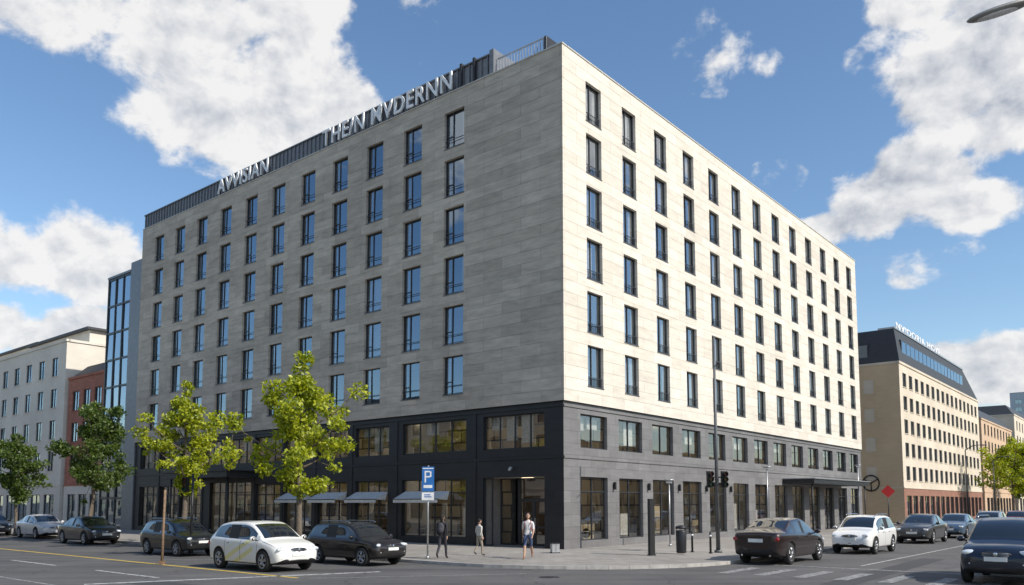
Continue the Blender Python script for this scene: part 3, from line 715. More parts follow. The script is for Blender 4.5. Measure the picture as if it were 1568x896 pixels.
KINDS={
 'hatch':dict(st=[(-2.08,.40,.90,.93,.66,.50),(-2.04,.30,.95,1.00,.79,.62),(-1.90,.24,.98,1.10,.86,.62),(-1.62,.21,.99,1.37,.885,.60),(-1.45,.2,.99,1.44,.89,.60),(-.95,.19,.97,1.50,.895,.62),(-.88,.19,.965,1.505,.895,.62),(-.02,.19,.95,1.51,.895,.62),(.06,.19,.945,1.505,.895,.62),(.42,.19,.94,1.46,.895,.60),(.85,.19,.92,1.22,.89,.63),(1.16,.19,.91,.99,.885,.68),(1.30,.19,.89,.95,.88,.70),(1.75,.21,.80,.86,.86,.68),(1.98,.24,.69,.74,.79,.60),(2.08,.34,.58,.62,.62,.46)],
   wb=(-1.28,1.30),r=.325,glass=(3,10),bp=(6,),bp2=(),ws=(9,11),rg=(2,4),w=.895,L=(-2.08,2.08),H=1.5),
 'sedan':dict(st=[(-2.38,.42,.88,.92,.66,.50),(-2.34,.30,.93,1.00,.80,.62),(-2.15,.25,.97,1.04,.87,.66),(-1.75,.21,.98,1.07,.895,.66),(-1.55,.2,.98,1.12,.90,.64),(-.95,.19,.97,1.38,.91,.60),(-.85,.19,.965,1.40,.91,.60),(-.14,.19,.95,1.44,.91,.61),(-.06,.19,.945,1.44,.91,.61),(.42,.19,.94,1.40,.91,.60),(.90,.19,.925,1.16,.905,.64),(1.22,.19,.91,.98,.90,.69),(1.38,.19,.89,.94,.89,.70),(1.95,.21,.81,.86,.87,.68),(2.22,.24,.70,.75,.80,.60),(2.34,.34,.58,.62,.62,.46)],
   wb=(-1.42,1.42),r=.335,glass=(4,10),bp=(7,),bp2=(5,),ws=(9,11),rg=(4,6),w=.91,L=(-2.38,2.34),H=1.45),
 'suv':dict(st=[(-2.25,.48,1.0,1.03,.68,.52),(-2.21,.36,1.05,1.10,.82,.64),(-2.08,.30,1.08,1.24,.89,.66),(-1.88,.27,1.09,1.50,.92,.64),(-1.70,.26,1.09,1.60,.925,.64),(-1.05,.25,1.07,1.66,.93,.66),(-.97,.25,1.065,1.66,.93,.66),(-.08,.25,1.05,1.67,.93,.66),(.0,.25,1.045,1.665,.93,.66),(.45,.25,1.04,1.61,.93,.64),(.88,.25,1.02,1.36,.925,.67),(1.16,.25,1.01,1.11,.92,.72),(1.32,.25,.99,1.07,.915,.74),(1.85,.27,.91,.99,.89,.72),(2.12,.30,.80,.86,.82,.64),(2.24,.40,.66,.70,.66,.50)],
   wb=(-1.36,1.38),r=.36,glass=(3,10),bp=(6,),bp2=(),ws=(9,11),rg=(2,4),w=.93,L=(-2.25,2.24),H=1.66)}
def wheel(mb,x,y,r,sgn):
    prof=[(r*.64,.10),(r*.93,.105),(r,.075),(r,-.075),(r*.93,-.105),(r*.64,-.10)]
    seg=28; base=len(mb.v)
    for k in range(seg):
        a=2*math.pi*k/seg
        for (rr,w) in prof: mb.v.append((x+rr*math.cos(a),y+w*sgn,r+rr*math.sin(a)))
    n=len(prof)
    for k in range(seg):
        k2=(k+1)%seg
        for j in range(n-1):
            mb.f.append((base+k*n+j,base+k*n+j+1,base+k2*n+j+1,base+k2*n+j)); mb.mi.append(0); mb.sm.append(True); mb.uv.append([(0,0)]*4)
    yo=y+sgn*.095
    for k in range(seg):
        a0=2*math.pi*k/seg;a1=2*math.pi*(k+1)/seg
        P=lambda a,rr,o:(x+rr*math.cos(a),yo+sgn*o,r+rr*math.sin(a))
        mb.poly([P(a0,r*.66,.008),P(a1,r*.66,.008),P(a1,r*.58,.0),P(a0,r*.58,.0)],1,want=(0,sgn,0))
        mb.poly([P(a0,r*.6,-.06),P(a1,r*.6,-.06),P(a1,.0,-.06),P(a0,.0,-.06)],2,want=(0,sgn,0))
        mb.poly([P(a0,r*.58,0),P(a1,r*.58,0),P(a1,r*.58,-.06),P(a0,r*.58,-.06)],1,want=(-math.cos(a0),0,-math.sin(a0)))
    for k in range(5):
        for dd in (-.16,.16):
            a=2*math.pi*k/5+.3
            p0=(x+.04*math.cos(a+dd*2),yo+sgn*.0,r+.04*math.sin(a+dd*2)); p1=(x+r*.6*math.cos(a+dd),yo-sgn*.005,r+r*.6*math.sin(a+dd))
            mb.tube([p0,p1],[.022,.018],5,1)
    mb.tube([(x,yo-sgn*.04,r),(x,yo+sgn*.015,r)],.06,10,1)
def car(kind,loc,head,col,metal=.3,scale=1.0,decal=False,name='parked_car'):
    K=KINDS[kind]; e=empty(name,(loc[0],loc[1],0),math.atan2(head[1],head[0]),scale)
    pm=paint('car_paint',col,(K['st'][6][0]-.15 if kind!='hatch' else -.92,K['st'][8][0]-.04,.98 if kind!='sedan' else 1.0),metal,decal)
    st=K['st']; bm=bmesh.new(); rows=[]
    for (x,zb,zt,zr,w,wr) in st:
        cab=min(1,max(0,(zr-zt-.08)/.35))
        h=zt-zb
        half=[(0,zb),(w*.80,zb),(w*.95,zb+.06),(w*.985,zb+h*.38),(w*1.0,zb+h*.68),(w*.975,zt-.05),(w*.93,zt),
              (wr+.075+(1-cab)*.05,zr-.075 if cab>0 else zt+(zr-zt)*.4),(wr+.02,zr-.025 if cab>0 else zt+(zr-zt)*.7),(wr*.6,zr),(0,zr+.012)]
        full=half+[(-y,z) for (y,z) in half[-2:0:-1]]
        rows.append([bm.verts.new((x,y,z)) for y,z in full])
    nC=len(rows[0])
    for i in range(len(rows)-1):
        for j in range(nC):
            j2=(j+1)%nC
            f=bm.faces.new((rows[i][j],rows[i+1][j],rows[i+1][j2],rows[i][j2]))
            jj=j if j<10 else nC-1-j
            mi=0
            if jj in (0,1): mi=2
            if jj==6 and K['glass'][0]<=i<K['glass'][1]:
                mi=1
                if i in K['bp'] or i in K['bp2']: mi=0 if i in K['bp2'] else 2
            if jj in (8,9) and K['ws'][0]<=i<K['ws'][1]: mi=1
            if jj in (8,9) and K['rg'][0]<=i<K['rg'][1]: mi=1
            f.material_index=mi; f.smooth=True
    for rr,rev in ((rows[0],False),(rows[-1],True)):
        f=bm.faces.new(rr if not rev else rr[::-1]); f.smooth=True
    bmesh.ops.recalc_face_normals(bm,faces=bm.faces[:])
    cl=bm.edges.layers.float.new('crease_edge')
    for i in range(len(rows)-1):
        for j in (6,nC-6,2,nC-2):
            ed=bm.edges.get((rows[i][j],rows[i+1][j]))
            if ed: ed[cl]=.6
        for j in (8,nC-8,7,nC-7):
            ed=bm.edges.get((rows[i][j],rows[i+1][j]))
            if ed: ed[cl]=.35
    me=bpy.data.meshes.new('body'); bm.to_mesh(me); bm.free()
    for m_ in (pm,cglass,trim): me.materials.append(m_)
    o=bpy.data.objects.new('body',me); scene.collection.objects.link(o)
    sb=o.modifiers.new('s','SUBSURF'); sb.levels=2; sb.render_levels=2
    c=MB('cut',[pm,cglass,trim]); rw=K['r']*1.16
    for x in K['wb']:
        for sg in (-1,1):
            c.tube([(x,sg*.50,K['r']*1.03),(x,sg*1.3,K['r']*1.03)],rw,32,2,smooth=True)
    co=c.obj()
    bo=o.modifiers.new('b','BOOLEAN'); bo.operation='DIFFERENCE'; bo.object=co; bo.solver='EXACT'
    bpy.context.view_layer.update()
    dg=bpy.context.evaluated_depsgraph_get()
    me2=bpy.data.meshes.new_from_object(o.evaluated_get(dg))
    o.modifiers.clear(); o.data=me2; bpy.data.objects.remove(co)
    o.parent=e
    w=K['w']; x0,x1=K['L']
    wh=MB('wheels',[tyre,rimm,trim])
    for x in K['wb']:
        for sg in (-1,1): wheel(wh,x,sg*(w-.125),K['r'],sg)
    wh.obj(e)
    d=MB('lights_and_trim',[lampw,lampr,trim,plate,chrome,pm])
    suv=kind=='suv'; zh=.68+(.13 if suv else 0); zr_=.80+(.12 if suv else 0)
    for sg in (-1,1):
        rot=Matrix.Rotation(-sg*.55,3,'Z')
        d.ball((x1-.165,sg*.62,zh),(.085,.20,.075),0,16,10,rot)
        d.ball((x1-.10,sg*.60,zh-.27),(.06,.10,.05),2,12,8)
        d.ball((x1-.075,sg*.60,zh-.27),(.045,.045,.035),0,10,8)
        rot=Matrix.Rotation(sg*.5,3,'Z')
        d.ball((x0+.105,sg*.67,zr_),(.075,.18,.085 if kind!='hatch' else .12),1,16,10,rot)
        d.ball((.92,sg*(w+.09),.99+(.12 if suv else 0)),(.075,.11,.075),5,12,8)
        d.tube([(.95,sg*(w-.06),.94+(.12 if suv else 0)),(.93,sg*(w+.06),.96+(.12 if suv else 0))],.025,6,2)
        for hx in (-.70,.22):
            d.ball((hx,sg*(w-.004),.83+(.1 if suv else 0)),(.10,.022,.018),4 if metal<.1 else 5,10,6)
        if suv: d.tube([(-1.5,sg*.66,1.65),(-1.3,sg*.67,1.71),(.2,sg*.67,1.72),(.4,sg*.66,1.66)],.018,6,4)
        d.tube([(1.18,sg*.1+.3*sg,.985+(.12 if suv else 0)),(.96,sg*.1-.1*sg,1.14+(.13 if suv else 0))],.008,4,2)
    d.ball((x1-.075,0,zh-.03),(.07,.36,.075),2,20,8)
    for k in (-.03,.0,.03): d.tube([(x1-.012,-.30,zh-.03+k),(x1-.012,.30,zh-.03+k)],.006,4,4)
    d.ball((x1+.0,0,zh-.025),(.018,.055,.055),4,12,8)
    d.ball((x1-.10,0,zh-.33),(.09,.50,.06),2,20,8)
    d.box(x1-.03,x1+.012,-.26,.26,zh-.20,zh-.09,3)
    d.box(x0-.012,x0+.06,-.26,.26,zr_-.10,zr_+.01,3)
    d.ball((x0+.09,0,.42),(.09,.55,.07),2,16,8)
    d.tube([(x0+.02,-.45,zr_+.075),(x0+.02,.45,zr_+.075)],.012,6,4)
    for sg in (-1,1): d.tube([(x0+.05,sg*.5,.30),(x0-.01,sg*.5,.30)],.035,8,4)
    d.obj(e)
    return e
hL=(-dL.x,-dL.y); hR=(dR.x,dR.y); hRb=(-dR.x,-dR.y)
car('hatch',(-9.15,29.8),hL,(.80,.79,.75),0.0,(1.08,1.08,1.15),True)
car('suv',(-6.2,32.3),hL,(.022,.018,.017),.5,.98)
car('suv',(-15.5,37.8),hL,(.010,.011,.013),.4,.98)
car('sedan',(-25.0,47.9),hL,(.015,.018,.025),.4,(1.03,1.03,1.12))
car('sedan',(-32.2,55.4),hL,(.62,.63,.64),.1,(1.0,1.0,1.12))
car('suv',(-38.4,59.5),hL,(.03,.04,.06),.4,1.0)
car('sedan',(11.1,33.4),hR,(.022,.010,.010),.4,(1.12,1.12,1.25))
car('suv',(17.2,39.6),hRb,(.8,.8,.79),0.0,(1.05,1.05,1.08))
car('sedan',(25.0,49.4),hRb,(.06,.06,.062),.5,(1.1,1.1,1.2))
car('sedan',(31.0,56.5),hRb,(.10,.16,.24),.5,(1.05,1.05,1.15))
car('suv',(37.5,63.5),hRb,(.3,.31,.32),.5,1.05)
car('suv',(46.5,74.5),hRb,(.2,.03,.03),.3,1.0)
car('suv',(15.55,25.4),hRb,(.012,.017,.032),.5,(1.12,1.12,1.16),name='car')

# ================================================================= street furniture
def pole(name,base,h,r=.05,r2=None,mat=metal_lt):
    e=empty(name,base); m=MB('pole',[mat]); m.tube([(0,0,0),(0,0,h)],[r,r2 or r],12,0); m.tube([(0,0,0),(0,0,.12)],r*1.8,12,0); m.obj(e); return e
blue=simple('sign_blue',(.02,.14,.42),.4); whitep=simple('sign_white',(.75,.75,.75),.5)
e=pole('parking_sign',(-3.44,33.1,GZ),3.8,.035); e.rotation_euler=(0,0,R(-4))
m=MB('sign_panels',[blue,whitep,metal_lt]); m.box(-.25,.25,-.06,-.04,2.75,3.75,0); m.box(-.25,.25,-.06,-.04,2.38,2.70,1)
m.box(-.22,.22,-.066,-.061,3.66,3.70,1)
m.box(-.14,-.08,-.066,-.061,3.1,3.58,1); m.box(-.08,.08,-.066,-.061,3.52,3.58,1); m.box(-.08,.08,-.066,-.061,3.31,3.37,1); m.box(.08,.14,-.066,-.061,3.33,3.56,1)
m.box(-.18,.18,-.066,-.061,2.88,3.0,1); m.box(-.15,.15,-.065,-.061,2.50,2.54,0); m.box(-.15,.10,-.065,-.061,2.58,2.62,0)
m.obj(e)
lensr=simple('lens_red',(.12,.01,.01),.2); lensg=simple('lens_green',(.01,.08,.04),.2); lensa=simple('lens_amber',(.15,.07,.01),.2)
def signal_head(mb,x,y,z,s=1,face=-1):
    mb.box(x-.14*s,x+.14*s,y-.10,y+.10,z-.42*s,z+.42*s,0)
    for k,i in ((.27,2),(0,3),(-.27,4)):
        mb.tube([(x,y+face*.10,z+k*s),(x,y+face*.115,z+k*s)],.10*s,14,i)
        mb.tube([(x,y+face*.10,z+k*s+.012),(x,y+face*.26,z+k*s+.0)],.115*s,14,0,cap=False)
e=pole('traffic_light',(9.45,37.2,GZ),10.0,.10,.05,metal_mid); e.rotation_euler=(0,0,R(10))
m=MB('signal_heads',[black,metal_dk,lensr,lensa,lensg]); signal_head(m,-.36,-.05,3.35,.9); signal_head(m,.34,-.05,3.35,.9); m.box(-.3,.3,-.03,.03,3.42,3.48,1); m.box(-.3,.3,-.03,.03,3.1,3.16,1)
m.box(-.10,.10,-.18,-.10,1.1,1.4,0)
m.tube([(0,0,8.6),(0.0,-.5,8.75)],.02,6,1); m.obj(e)
e=pole('traffic_light',(-14.6,36.9,GZ),3.6,.06,.05,metal_dk); m=MB('signal_heads',[black,metal_dk,lensr,lensa,lensg]); signal_head(m,-.3,-.05,3.1,.8); m.box(-.3,0,-.03,.03,3.1,3.16,1); m.obj(e)
e=empty('wooden_post',(-13.6,31.6,0)); m=MB('post',[simple('weathered_wood',(.20,.13,.08),.85,noise_amt=.3,scale=14,bump=.4)]); m.tube([(0,0,-.05),(0,0,1.2),(.02,0,2.9)],[.055,.05,.045],9,0); m.box(-.09,.09,-.09,.09,0,.15,0); m.obj(e)
e=empty('info_totem',(6.05,35.2,GZ),R(30)); m=MB('panel',[black,whitep,metal_dk]); m.box(-.13,.13,-.08,.08,.05,2.45,0); m.box(-.16,.16,-.11,.11,0,.05,2); m.box(-.09,.09,-.086,-.081,1.5,2.2,2); m.obj(e)
e=empty('litter_bin',(7.55,36.2,GZ)); m=MB('bin',[metal_dk,black]); m.tube([(0,0,.05),(0,0,.1),(0,0,1.0),(0,0,1.05)],[.2,.22,.24,.22],18,0); m.tube([(0,0,1.12),(0,0,1.22),(0,0,1.28)],[.26,.24,.06],18,1)
for a in (0,1.57,3.14,4.71): m.tube([(.2*math.cos(a),.2*math.sin(a),1.0),(.2*math.cos(a),.2*math.sin(a),1.15)],.015,5,0)
m.obj(e)
for (x,y) in ((8.35,37.6),(8.95,36.6),(12.3,42.2),(14.5,45.0)):
    e=empty('bollard',(x,y,GZ)); m=MB('post',[black,whitep]); m.tube([(0,0,0),(0,0,.85),(0,0,.95),(0,0,1.0)],[.05,.05,.04,.01],12,0); m.tube([(0,0,.75),(0,0,.83)],.053,12,1); m.tube([(0,0,0),(0,0,.04)],.09,12,0); m.obj(e)
e=empty('utility_box',(1.95,36.9,GZ),R(20)); m=MB('cabinet',[metal_lt,metal_dk]); m.box(-.18,.18,-.12,.12,.04,.42,0); m.box(-.2,.2,-.14,.14,.42,.46,1); m.box(-.2,.2,-.14,.14,0,.04,1); m.box(-.008,.008,-.125,-.12,.06,.4,1); m.obj(e)
for (x,y,h) in ((8.3,42.6,3.4),(17.1,54.0,4.6),(30.5,71,5.5)):
    e=pole('street_lamp',(x,y,GZ),h,.045,.035,metal_lt); m=MB('lamp_head',[metal_lt,whitep]); m.tube([(0,0,h),(0,0,h+.06),(0,0,h+.1)],[.04,.30,.28],16,0); m.tube([(0,0,h-.10),(0,0,h)],[.14,.18],14,1); m.obj(e)
e=empty('street_lamp',(14.2,12.8,-.42)); m=MB('mast',[metal_dk]); m.tube([(0,0,0),(0,0,9.5),(-.15,.03,11.0),(-1.0,.25,11.9),(-3.6,.95,12.25),(-4.75,1.2,12.0)],[.11,.08,.06,.05,.04,.035],12,0); m.obj(e)
m=MB('lamp_head',[simple('lamp_housing',(.30,.29,.27),.5,.3),whitep]); rt=Matrix.Rotation(-.23,3,'Z')@Matrix.Rotation(-.22,3,'Y'); m.ball((-5.2,1.32,11.86),(.58,.17,.075),0,20,10,rt); m.ball((-5.23,1.32,11.815),(.40,.12,.05),1,16,8,rt); m.obj(e)
e=pole('warning_sign',(24.6,52.8,GZ),3.2,.035,.035,metal_dk); e.rotation_euler=(0,0,R(-24)); m=MB('plate',[simple('sign_red',(.5,.015,.015),.4)]); m.hexa([(0,-.08,2.6),(.42,-.08,3.02),(0,-.08,3.44),(-.42,-.08,3.02),(0,-.05,2.6),(.42,-.05,3.02),(0,-.05,3.44),(-.42,-.05,3.02)]); m.obj(e)
for i,(x,y) in enumerate(((44,78),(58,97))):
    e=pole('street_lamp',(x,y,0),7.5,.07,.05,metal_dk); m=MB('lamp_head',[metal_dk]); m.tube([(0,0,7.5),(.6,-.3,7.9),(1.2,-.6,7.95)],[.04,.04,.03],8,0); m.ball((1.4,-.7,7.93),(.35,.14,.06),0,12,8); m.obj(e)

# ================================================================= people
skin=simple('skin',(.45,.27,.19),.55,noise_amt=.05)
def person(name,loc,heading,H,shirt,trouser,shoe,hair,stride=.25,shorts=False,bag=None,sleeve=False,armsw=.2,longhair=False):
    s=H/1.78; e=empty(name,(loc[0],loc[1],GZ),heading-math.pi/2,s)
    J={'pel':(0,0,.95),'sp1':(0,.0,1.12),'sp2':(0,.01,1.30),'neck0':(0,0,1.47),'neck':(0,.015,1.56)}
    bones=[('pel','sp1'),('sp1','sp2'),('sp2','neck0'),('neck0','neck')]
    Rr={'pel':(.15,.105),'sp1':(.135,.095),'sp2':(.155,.11),'neck0':(.085,.07),'neck':(.052,.055)}
    col={('pel','sp1'):0,('sp1','sp2'):0,('sp2','neck0'):0,('neck0','neck'):3}
    for sg,t in ((-1,'l'),(1,'r')):
        f=sg*stride
        J['hip'+t]=(sg*.095,0,.90); Rr['hip'+t]=(.095,.10)
        lift=.0 if f>0 else .10
        J['kn'+t]=(sg*.10,f*.55+.05,.50+(.0 if f>0 else -.01)); Rr['kn'+t]=(.06,.06)
        J['an'+t]=(sg*.10,f*1.15-(.10 if f<0 else 0),.085+lift); Rr['an'+t]=(.042,.045)
        ang=0 if f>=0 else -.45
        J['to'+t]=(sg*.11,J['an'+t][1]+.17*math.cos(ang),max(.035,J['an'+t][2]-.05+.17*math.sin(ang))); Rr['to'+t]=(.04,.03)
        bones+=[('pel','hip'+t),('hip'+t,'kn'+t),('kn'+t,'an'+t),('an'+t,'to'+t)]
        col[('pel','hip'+t)]=1; col[('hip'+t,'kn'+t)]=1; col[('kn'+t,'an'+t)]=3 if shorts else 1; col[('an'+t,'to'+t)]=2
        a=-f*armsw/.2
        J['sh'+t]=(sg*.185,0,1.42); Rr['sh'+t]=(.062,.06)
        J['el'+t]=(sg*.235,a*.5-.03,1.14); Rr['el'+t]=(.044,.044)
        J['wr'+t]=(sg*.24,a*1.1+.08,.92); Rr['wr'+t]=(.029,.027)
        bones+=[('sp2','sh'+t),('sh'+t,'el'+t),('el'+t,'wr'+t)]
        col[('sp2','sh'+t)]=0; col[('sh'+t,'el'+t)]=0; col[('el'+t,'wr'+t)]=0 if sleeve else 3
    names=list(J); me=bpy.data.meshes.new('body'); me.from_pydata([J[n] for n in names],[(names.index(a),names.index(b)) for a,b in bones],[])
    o=bpy.data.objects.new('body',me); scene.collection.objects.link(o)
    o.modifiers.new('sk','SKIN')
    for i,n in enumerate(names): me.skin_vertices[0].data[i].radius=Rr[n]
    me.skin_vertices[0].data[0].use_root=True
    su=o.modifiers.new('su','SUBSURF'); su.levels=2; su.render_levels=2
    bpy.context.view_layer.update()
    me2=bpy.data.meshes.new_from_object(o.evaluated_get(bpy.context.evaluated_depsgraph_get()))
    o.modifiers.clear(); o.data=me2; me2.materials.clear()
    for m_ in (shirt,trouser,shoe,skin): me2.materials.append(m_)
    B=[(Vector(J[a]),Vector(J[b]),col[(a,b)],(a,b)) for a,b in bones]
    for p in me2.polygons:
        c=p.center; best=None
        for a,b,k,nm in B:
            t=max(0,min(1,(c-a).dot(b-a)/(b-a).length_squared)); d=(c-(a+(b-a)*t)).length/ (Rr[nm[0]][0]*(1-t)+Rr[nm[1]][0]*t)
            if best is None or d<best[0]: best=(d,k)
        k=best[1]
        if c.z<1.0 and k==0 and abs(c.x)<.19: k=1 if c.z<.93 else 0
        p.material_index=k; p.use_smooth=True
    o.parent=e
    h=MB('head',[skin,hair,simple('eye',(.7,.7,.7),.2),black,simple('lips',(.4,.15,.13),.5)])
    h.ball((0,.03,1.665),(.075,.093,.115),0,18,14); h.ball((0,.055,1.60),(.052,.062,.05),0,14,10)
    h.tube([(0,.118,1.685),(0,.142,1.652),(0,.12,1.642)],[.008,.015,.012],6,0)
    for sg in (-1,1):
        h.ball((sg*.03,.108,1.682),(.013,.012,.009),2,8,6); h.ball((sg*.03,.118,1.682),(.006,.004,.006),3,6,4); h.ball((sg*.077,.02,1.665),(.012,.022,.032),0,8,6)
        h.tube([(sg*.045,.112,1.70),(sg*.015,.119,1.703)],.004,4,1)
    h.ball((0,.117,1.615),(.022,.008,.007),4,8,6)
    h.ball((0,.008,1.698),(.084,.096,.102),1,18,12)
    if longhair: h.ball((0,-.065,1.60),(.075,.045,.13),1,14,10)
    h.obj(e)
    for sg,t in ((-1,'l'),(1,'r')):
        w=Vector(J['wr'+t]); el=Vector(J['el'+t]); d=(w-el).normalized(); hd=MB('hand_'+t,[skin])
        side=Vector((0,1,0)); side=(side-d*side.dot(d)).normalized(); inn=d.cross(side)*(1 if sg<0 else -1)
        if inn.x*sg>0: inn=-inn
        pc=w+d*.05
        M_=Matrix((side,inn,d)).transposed()
        hd.ball(pc,(.040,.016,.052),0,12,8,M_)
        for q,(off,ln) in enumerate(((.028,.068),(.010,.078),(-.009,.072),(-.027,.056))):
            b0=w+d*.085+side*off; p1=b0+d*ln*.45+inn*.008; p2=p1+d*ln*.35+inn*.018; p3=p2+d*ln*.12+inn*.02
            hd.tube([b0-d*.01,p1,p2,p3],[.0095,.009,.008,.006],7,0)
        b0=w+d*.035+side*.034; hd.tube([b0,b0+side*.022+d*.025+inn*.008,b0+side*.028+d*.052+inn*.014],[.012,.010,.007],7,0)
        hd.obj(e)
    if bag:
        b=MB('backpack',[bag]); b.ball((0,-.18,1.24),(.15,.10,.22),0,16,12); b.ball((0,-.25,1.16),(.11,.05,.12),0,12,8)
        for sg in (-1,1): b.tube([(sg*.10,-.12,1.42),(sg*.11,.02,1.475),(sg*.115,.12,1.38),(sg*.12,.11,1.2),(sg*.13,-.08,1.08)],.017,6,0)
        b.obj(e)
    return e
cl=lambda n,c:simple(n,c,.85,noise_amt=.2,scale=9)
person('pedestrian',(.66,33.2),R(-100),1.86,cl('white_shirt',(.65,.62,.62)),cl('blue_shorts',(.05,.07,.14)),cl('brown_shoe',(.25,.12,.07)),cl('hair_brown',(.05,.03,.02)),.30,True,cl('red_bag',(.3,.1,.09)))
person('pedestrian',(-1.42,35.0),R(40),1.58,cl('light_top',(.5,.47,.43)),cl('beige_trousers',(.3,.25,.2)),cl('dark_shoe',(.05,.04,.04)),cl('hair_dark',(.015,.012,.01)),.10,False,None,True,.1)
person('pedestrian',(-2.85,33.1),R(75),1.80,cl('black_jacket',(.02,.02,.023)),cl('black_jeans',(.03,.03,.04)),cl('dark_shoe2',(.04,.03,.03)),cl('hair_dark2',(.02,.015,.01)),.20,False,cl('grey_bag',(.05,.05,.06)),True,.15,True)

# ================================================================= sun & sky
sun_az=math.atan2(.85,-.527)
EL=R(40)
ts=Vector((math.sin(sun_az)*math.cos(EL),math.cos(sun_az)*math.cos(EL),math.sin(EL)))
ld=bpy.data.lights.new('sun','SUN'); ld.energy=5.0; ld.angle=R(.5); ld.color=(1,.94,.84)
lo=bpy.data.objects.new('sun',ld); scene.collection.objects.link(lo); lo.rotation_euler=(-ts).to_track_quat('-Z','Y').to_euler(); lo.location=(30,-20,60)
W=bpy.data.worlds.new('World'); scene.world=W; W.use_nodes=True; nt=W.node_tree; L=nt.links.new
for n in list(nt.nodes): nt.nodes.remove(n)
out=N(nt,'ShaderNodeOutputWorld'); sky=N(nt,'ShaderNodeTexSky'); sky.sky_type='NISHITA'; sky.sun_disc=False; sky.sun_elevation=EL; sky.sun_rotation=sun_az
sky.air_density=1.1; sky.dust_density=.4; sky.ozone_density=2.0; sky.altitude=50
hs=N(nt,'ShaderNodeHueSaturation'); hs.inputs['Saturation'].default_value=1.10; hs.inputs['Value'].default_value=1.08; L(sky.outputs[0],hs.inputs['Color'])
bg=N(nt,'ShaderNodeBackground'); bg.inputs['Strength'].default_value=.15; L(hs.outputs[0],bg.inputs[0])
tc=N(nt,'ShaderNodeTexCoord'); V0=tc.outputs['Generated']
def VM(op,a,b=None):
    n=N(nt,'ShaderNodeVectorMath',operation=op)
    for i,v in enumerate((a,b)):
        if v is None: continue
        if isinstance(v,(tuple,list,Vector)): n.inputs[i].default_value=tuple(v)
        else: L(v,n.inputs[i])
    return n
def MA(op,a,b=None,c=None,clamp=False):
    n=N(nt,'ShaderNodeMath',operation=op); n.use_clamp=clamp
    for i,v in enumerate((a,b,c)):
        if v is None: continue
        if isinstance(v,(int,float)): n.inputs[i].default_value=v
        else: L(v,n.inputs[i])
    return n.outputs[0]
# azimuth, elevation, radius (deg), vertical squash, cap
blobs=[(-23.2,30.4,6.2,1.3,1),(-29.6,30.5,4.8,1.4,1),(-16.7,27.2,4.3,1.25,1),(-13.0,26.6,3.2,1.4,1),(-21.2,25.2,4.6,1.35,1),(-18.2,23.9,3.4,1.4,1),(-16.8,32.4,3.8,1.2,1),
 (-29.6,15.4,3.6,1.4,1),(-33.0,15.0,3.4,1.5,1),(-26.6,14.4,2.6,1.7,1),(-28.5,10.4,3.2,2.1,1),(-33.2,10.4,3.0,1.9,1),
 (24.7,18.9,3.0,1.4,1),(27.7,20.0,3.3,1.3,1),(30.8,18.0,2.6,1.8,1),(21.9,17.9,2.4,2.0,1),
 (30.8,25.4,3.8,1.1,1),(33.4,27.8,4.8,1.1,1),(29.0,30.6,3.0,1.3,1),(32.2,22.4,2.6,1.3,1),
 (31.5,7.6,4.2,1.7,1),(28.0,8.6,3.0,2.0,1),
 (15.0,30.2,3.0,1.2,-.06),(-8.9,31.6,2.4,1.2,-.06),(28.2,15.0,2.4,1.9,-.02),(18.4,21.4,1.8,1.9,.02),(26.2,26.8,2.2,1.2,.05),
 (120,25,16,1.3,1),(-110,24,13,1.5,1),(180,20,14,1.5,1),(75,32,12,1.4,1)]
fields=[]
for az,el,rr,an,cap in blobs:
    a,e_=R(az),R(el); d=Vector((math.sin(a)*math.cos(e_),math.cos(a)*math.cos(e_),math.sin(e_)))
    s_=VM('SUBTRACT',V0,d); m_=VM('MULTIPLY',s_.outputs[0],(1,1,an)); l_=VM('LENGTH',m_.outputs[0])
    v=MA('SUBTRACT',1.0,MA('DIVIDE',l_.outputs['Value'],math.tan(R(rr))*1.22))
    if cap<1: v=MA('MINIMUM',v,cap)
    fields.append(v)
cur=fields[0]
for f_ in fields[1:]: cur=MA('SMOOTH_MAX',cur,f_,.12)
cur=MA('MAXIMUM',cur,-1.2)
mp=VM('MULTIPLY',V0,(1,1,1.3))
def fbm(vec,scale,det,rough,dist=0.0):
    n=N(nt,'ShaderNodeTexNoise'); setin(n,Scale=scale,Detail=det,Roughness=rough,Distortion=dist); L(vec,n.inputs['Vector']); return n.outputs['Fac']
n1=fbm(mp.outputs[0],12.0,8.0,.57,.15)
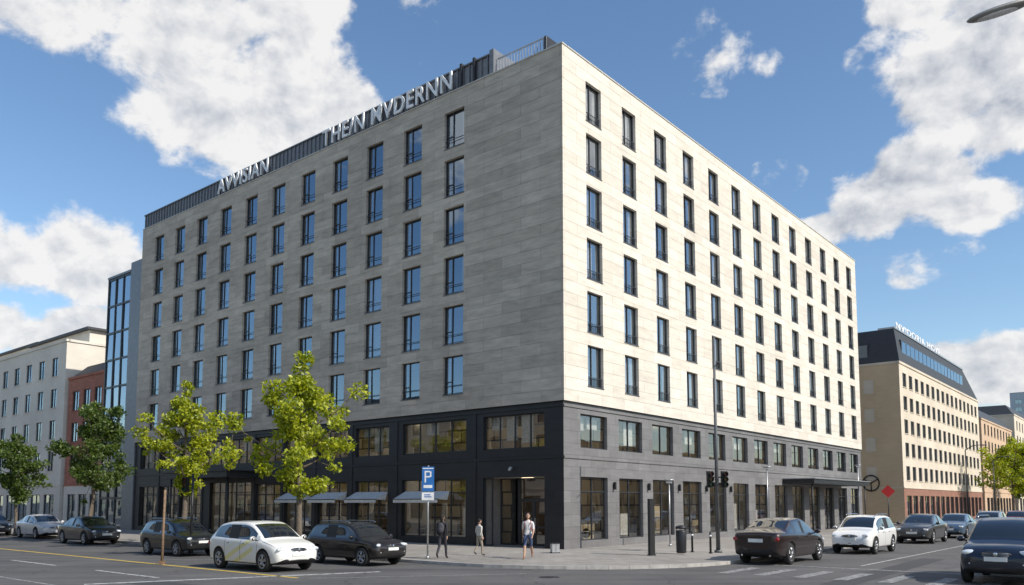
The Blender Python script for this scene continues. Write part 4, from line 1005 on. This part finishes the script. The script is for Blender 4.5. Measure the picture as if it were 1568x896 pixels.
off=VM('ADD',mp.outputs[0],tuple(ts*.020)); n2=fbm(off.outputs[0],12.0,5.0,.57,.15)
off3=VM('ADD',mp.outputs[0],(0,0,.05)); n3=fbm(off3.outputs[0],6.0,2.0,.5)
dens=MA('ADD',MA('MULTIPLY',cur,1.8),MA('MULTIPLY',MA('SUBTRACT',n1,.50),3.6))
al=N(nt,'ShaderNodeMapRange'); al.interpolation_type='SMOOTHSTEP'; setin(al,From_Min=.05,From_Max=.60); L(dens,al.inputs['Value'])
lit=MA('MULTIPLY',MA('SUBTRACT',n1,n2),2.4)
thick=N(nt,'ShaderNodeMapRange'); setin(thick,From_Min=.8,From_Max=2.2,To_Min=0,To_Max=.20); L(dens,thick.inputs['Value'])
low=MA('MULTIPLY',MA('SUBTRACT',n3,.5),1.3)
br=MA('SUBTRACT',MA('ADD',MA('ADD',.93,lit),low),thick.outputs[0])
cb=N(nt,'ShaderNodeMapRange'); setin(cb,From_Min=.30,From_Max=1.0,To_Min=0,To_Max=1); L(br,cb.inputs['Value'])
cr=N(nt,'ShaderNodeValToRGB'); cr.color_ramp.elements[0].color=(.42,.46,.54,1); cr.color_ramp.elements[1].color=(.97,.96,.95,1); el_=cr.color_ramp.elements.new(.5); el_.color=(.70,.72,.76,1)
L(cb.outputs[0],cr.inputs[0])
bc=N(nt,'ShaderNodeBackground'); bc.inputs['Strength'].default_value=.95; L(cr.outputs[0],bc.inputs[0])
mx=N(nt,'ShaderNodeMixShader'); L(MA('MULTIPLY',al.outputs[0],.96),mx.inputs[0]); L(bg.outputs[0],mx.inputs[1]); L(bc.outputs[0],mx.inputs[2]); L(mx.outputs[0],out.inputs[0])

# ================================================================= camera
cd=bpy.data.cameras.new('camera'); cam=bpy.data.objects.new('camera',cd); scene.collection.objects.link(cam)
cam.location=(0,0,2.4); cam.rotation_euler=(R(95),0,0); cd.sensor_width=36; cd.lens=1232.6/1568*36; cd.shift_y=214/1568; cd.clip_end=8000; cd.clip_start=.1
scene.camera=cam
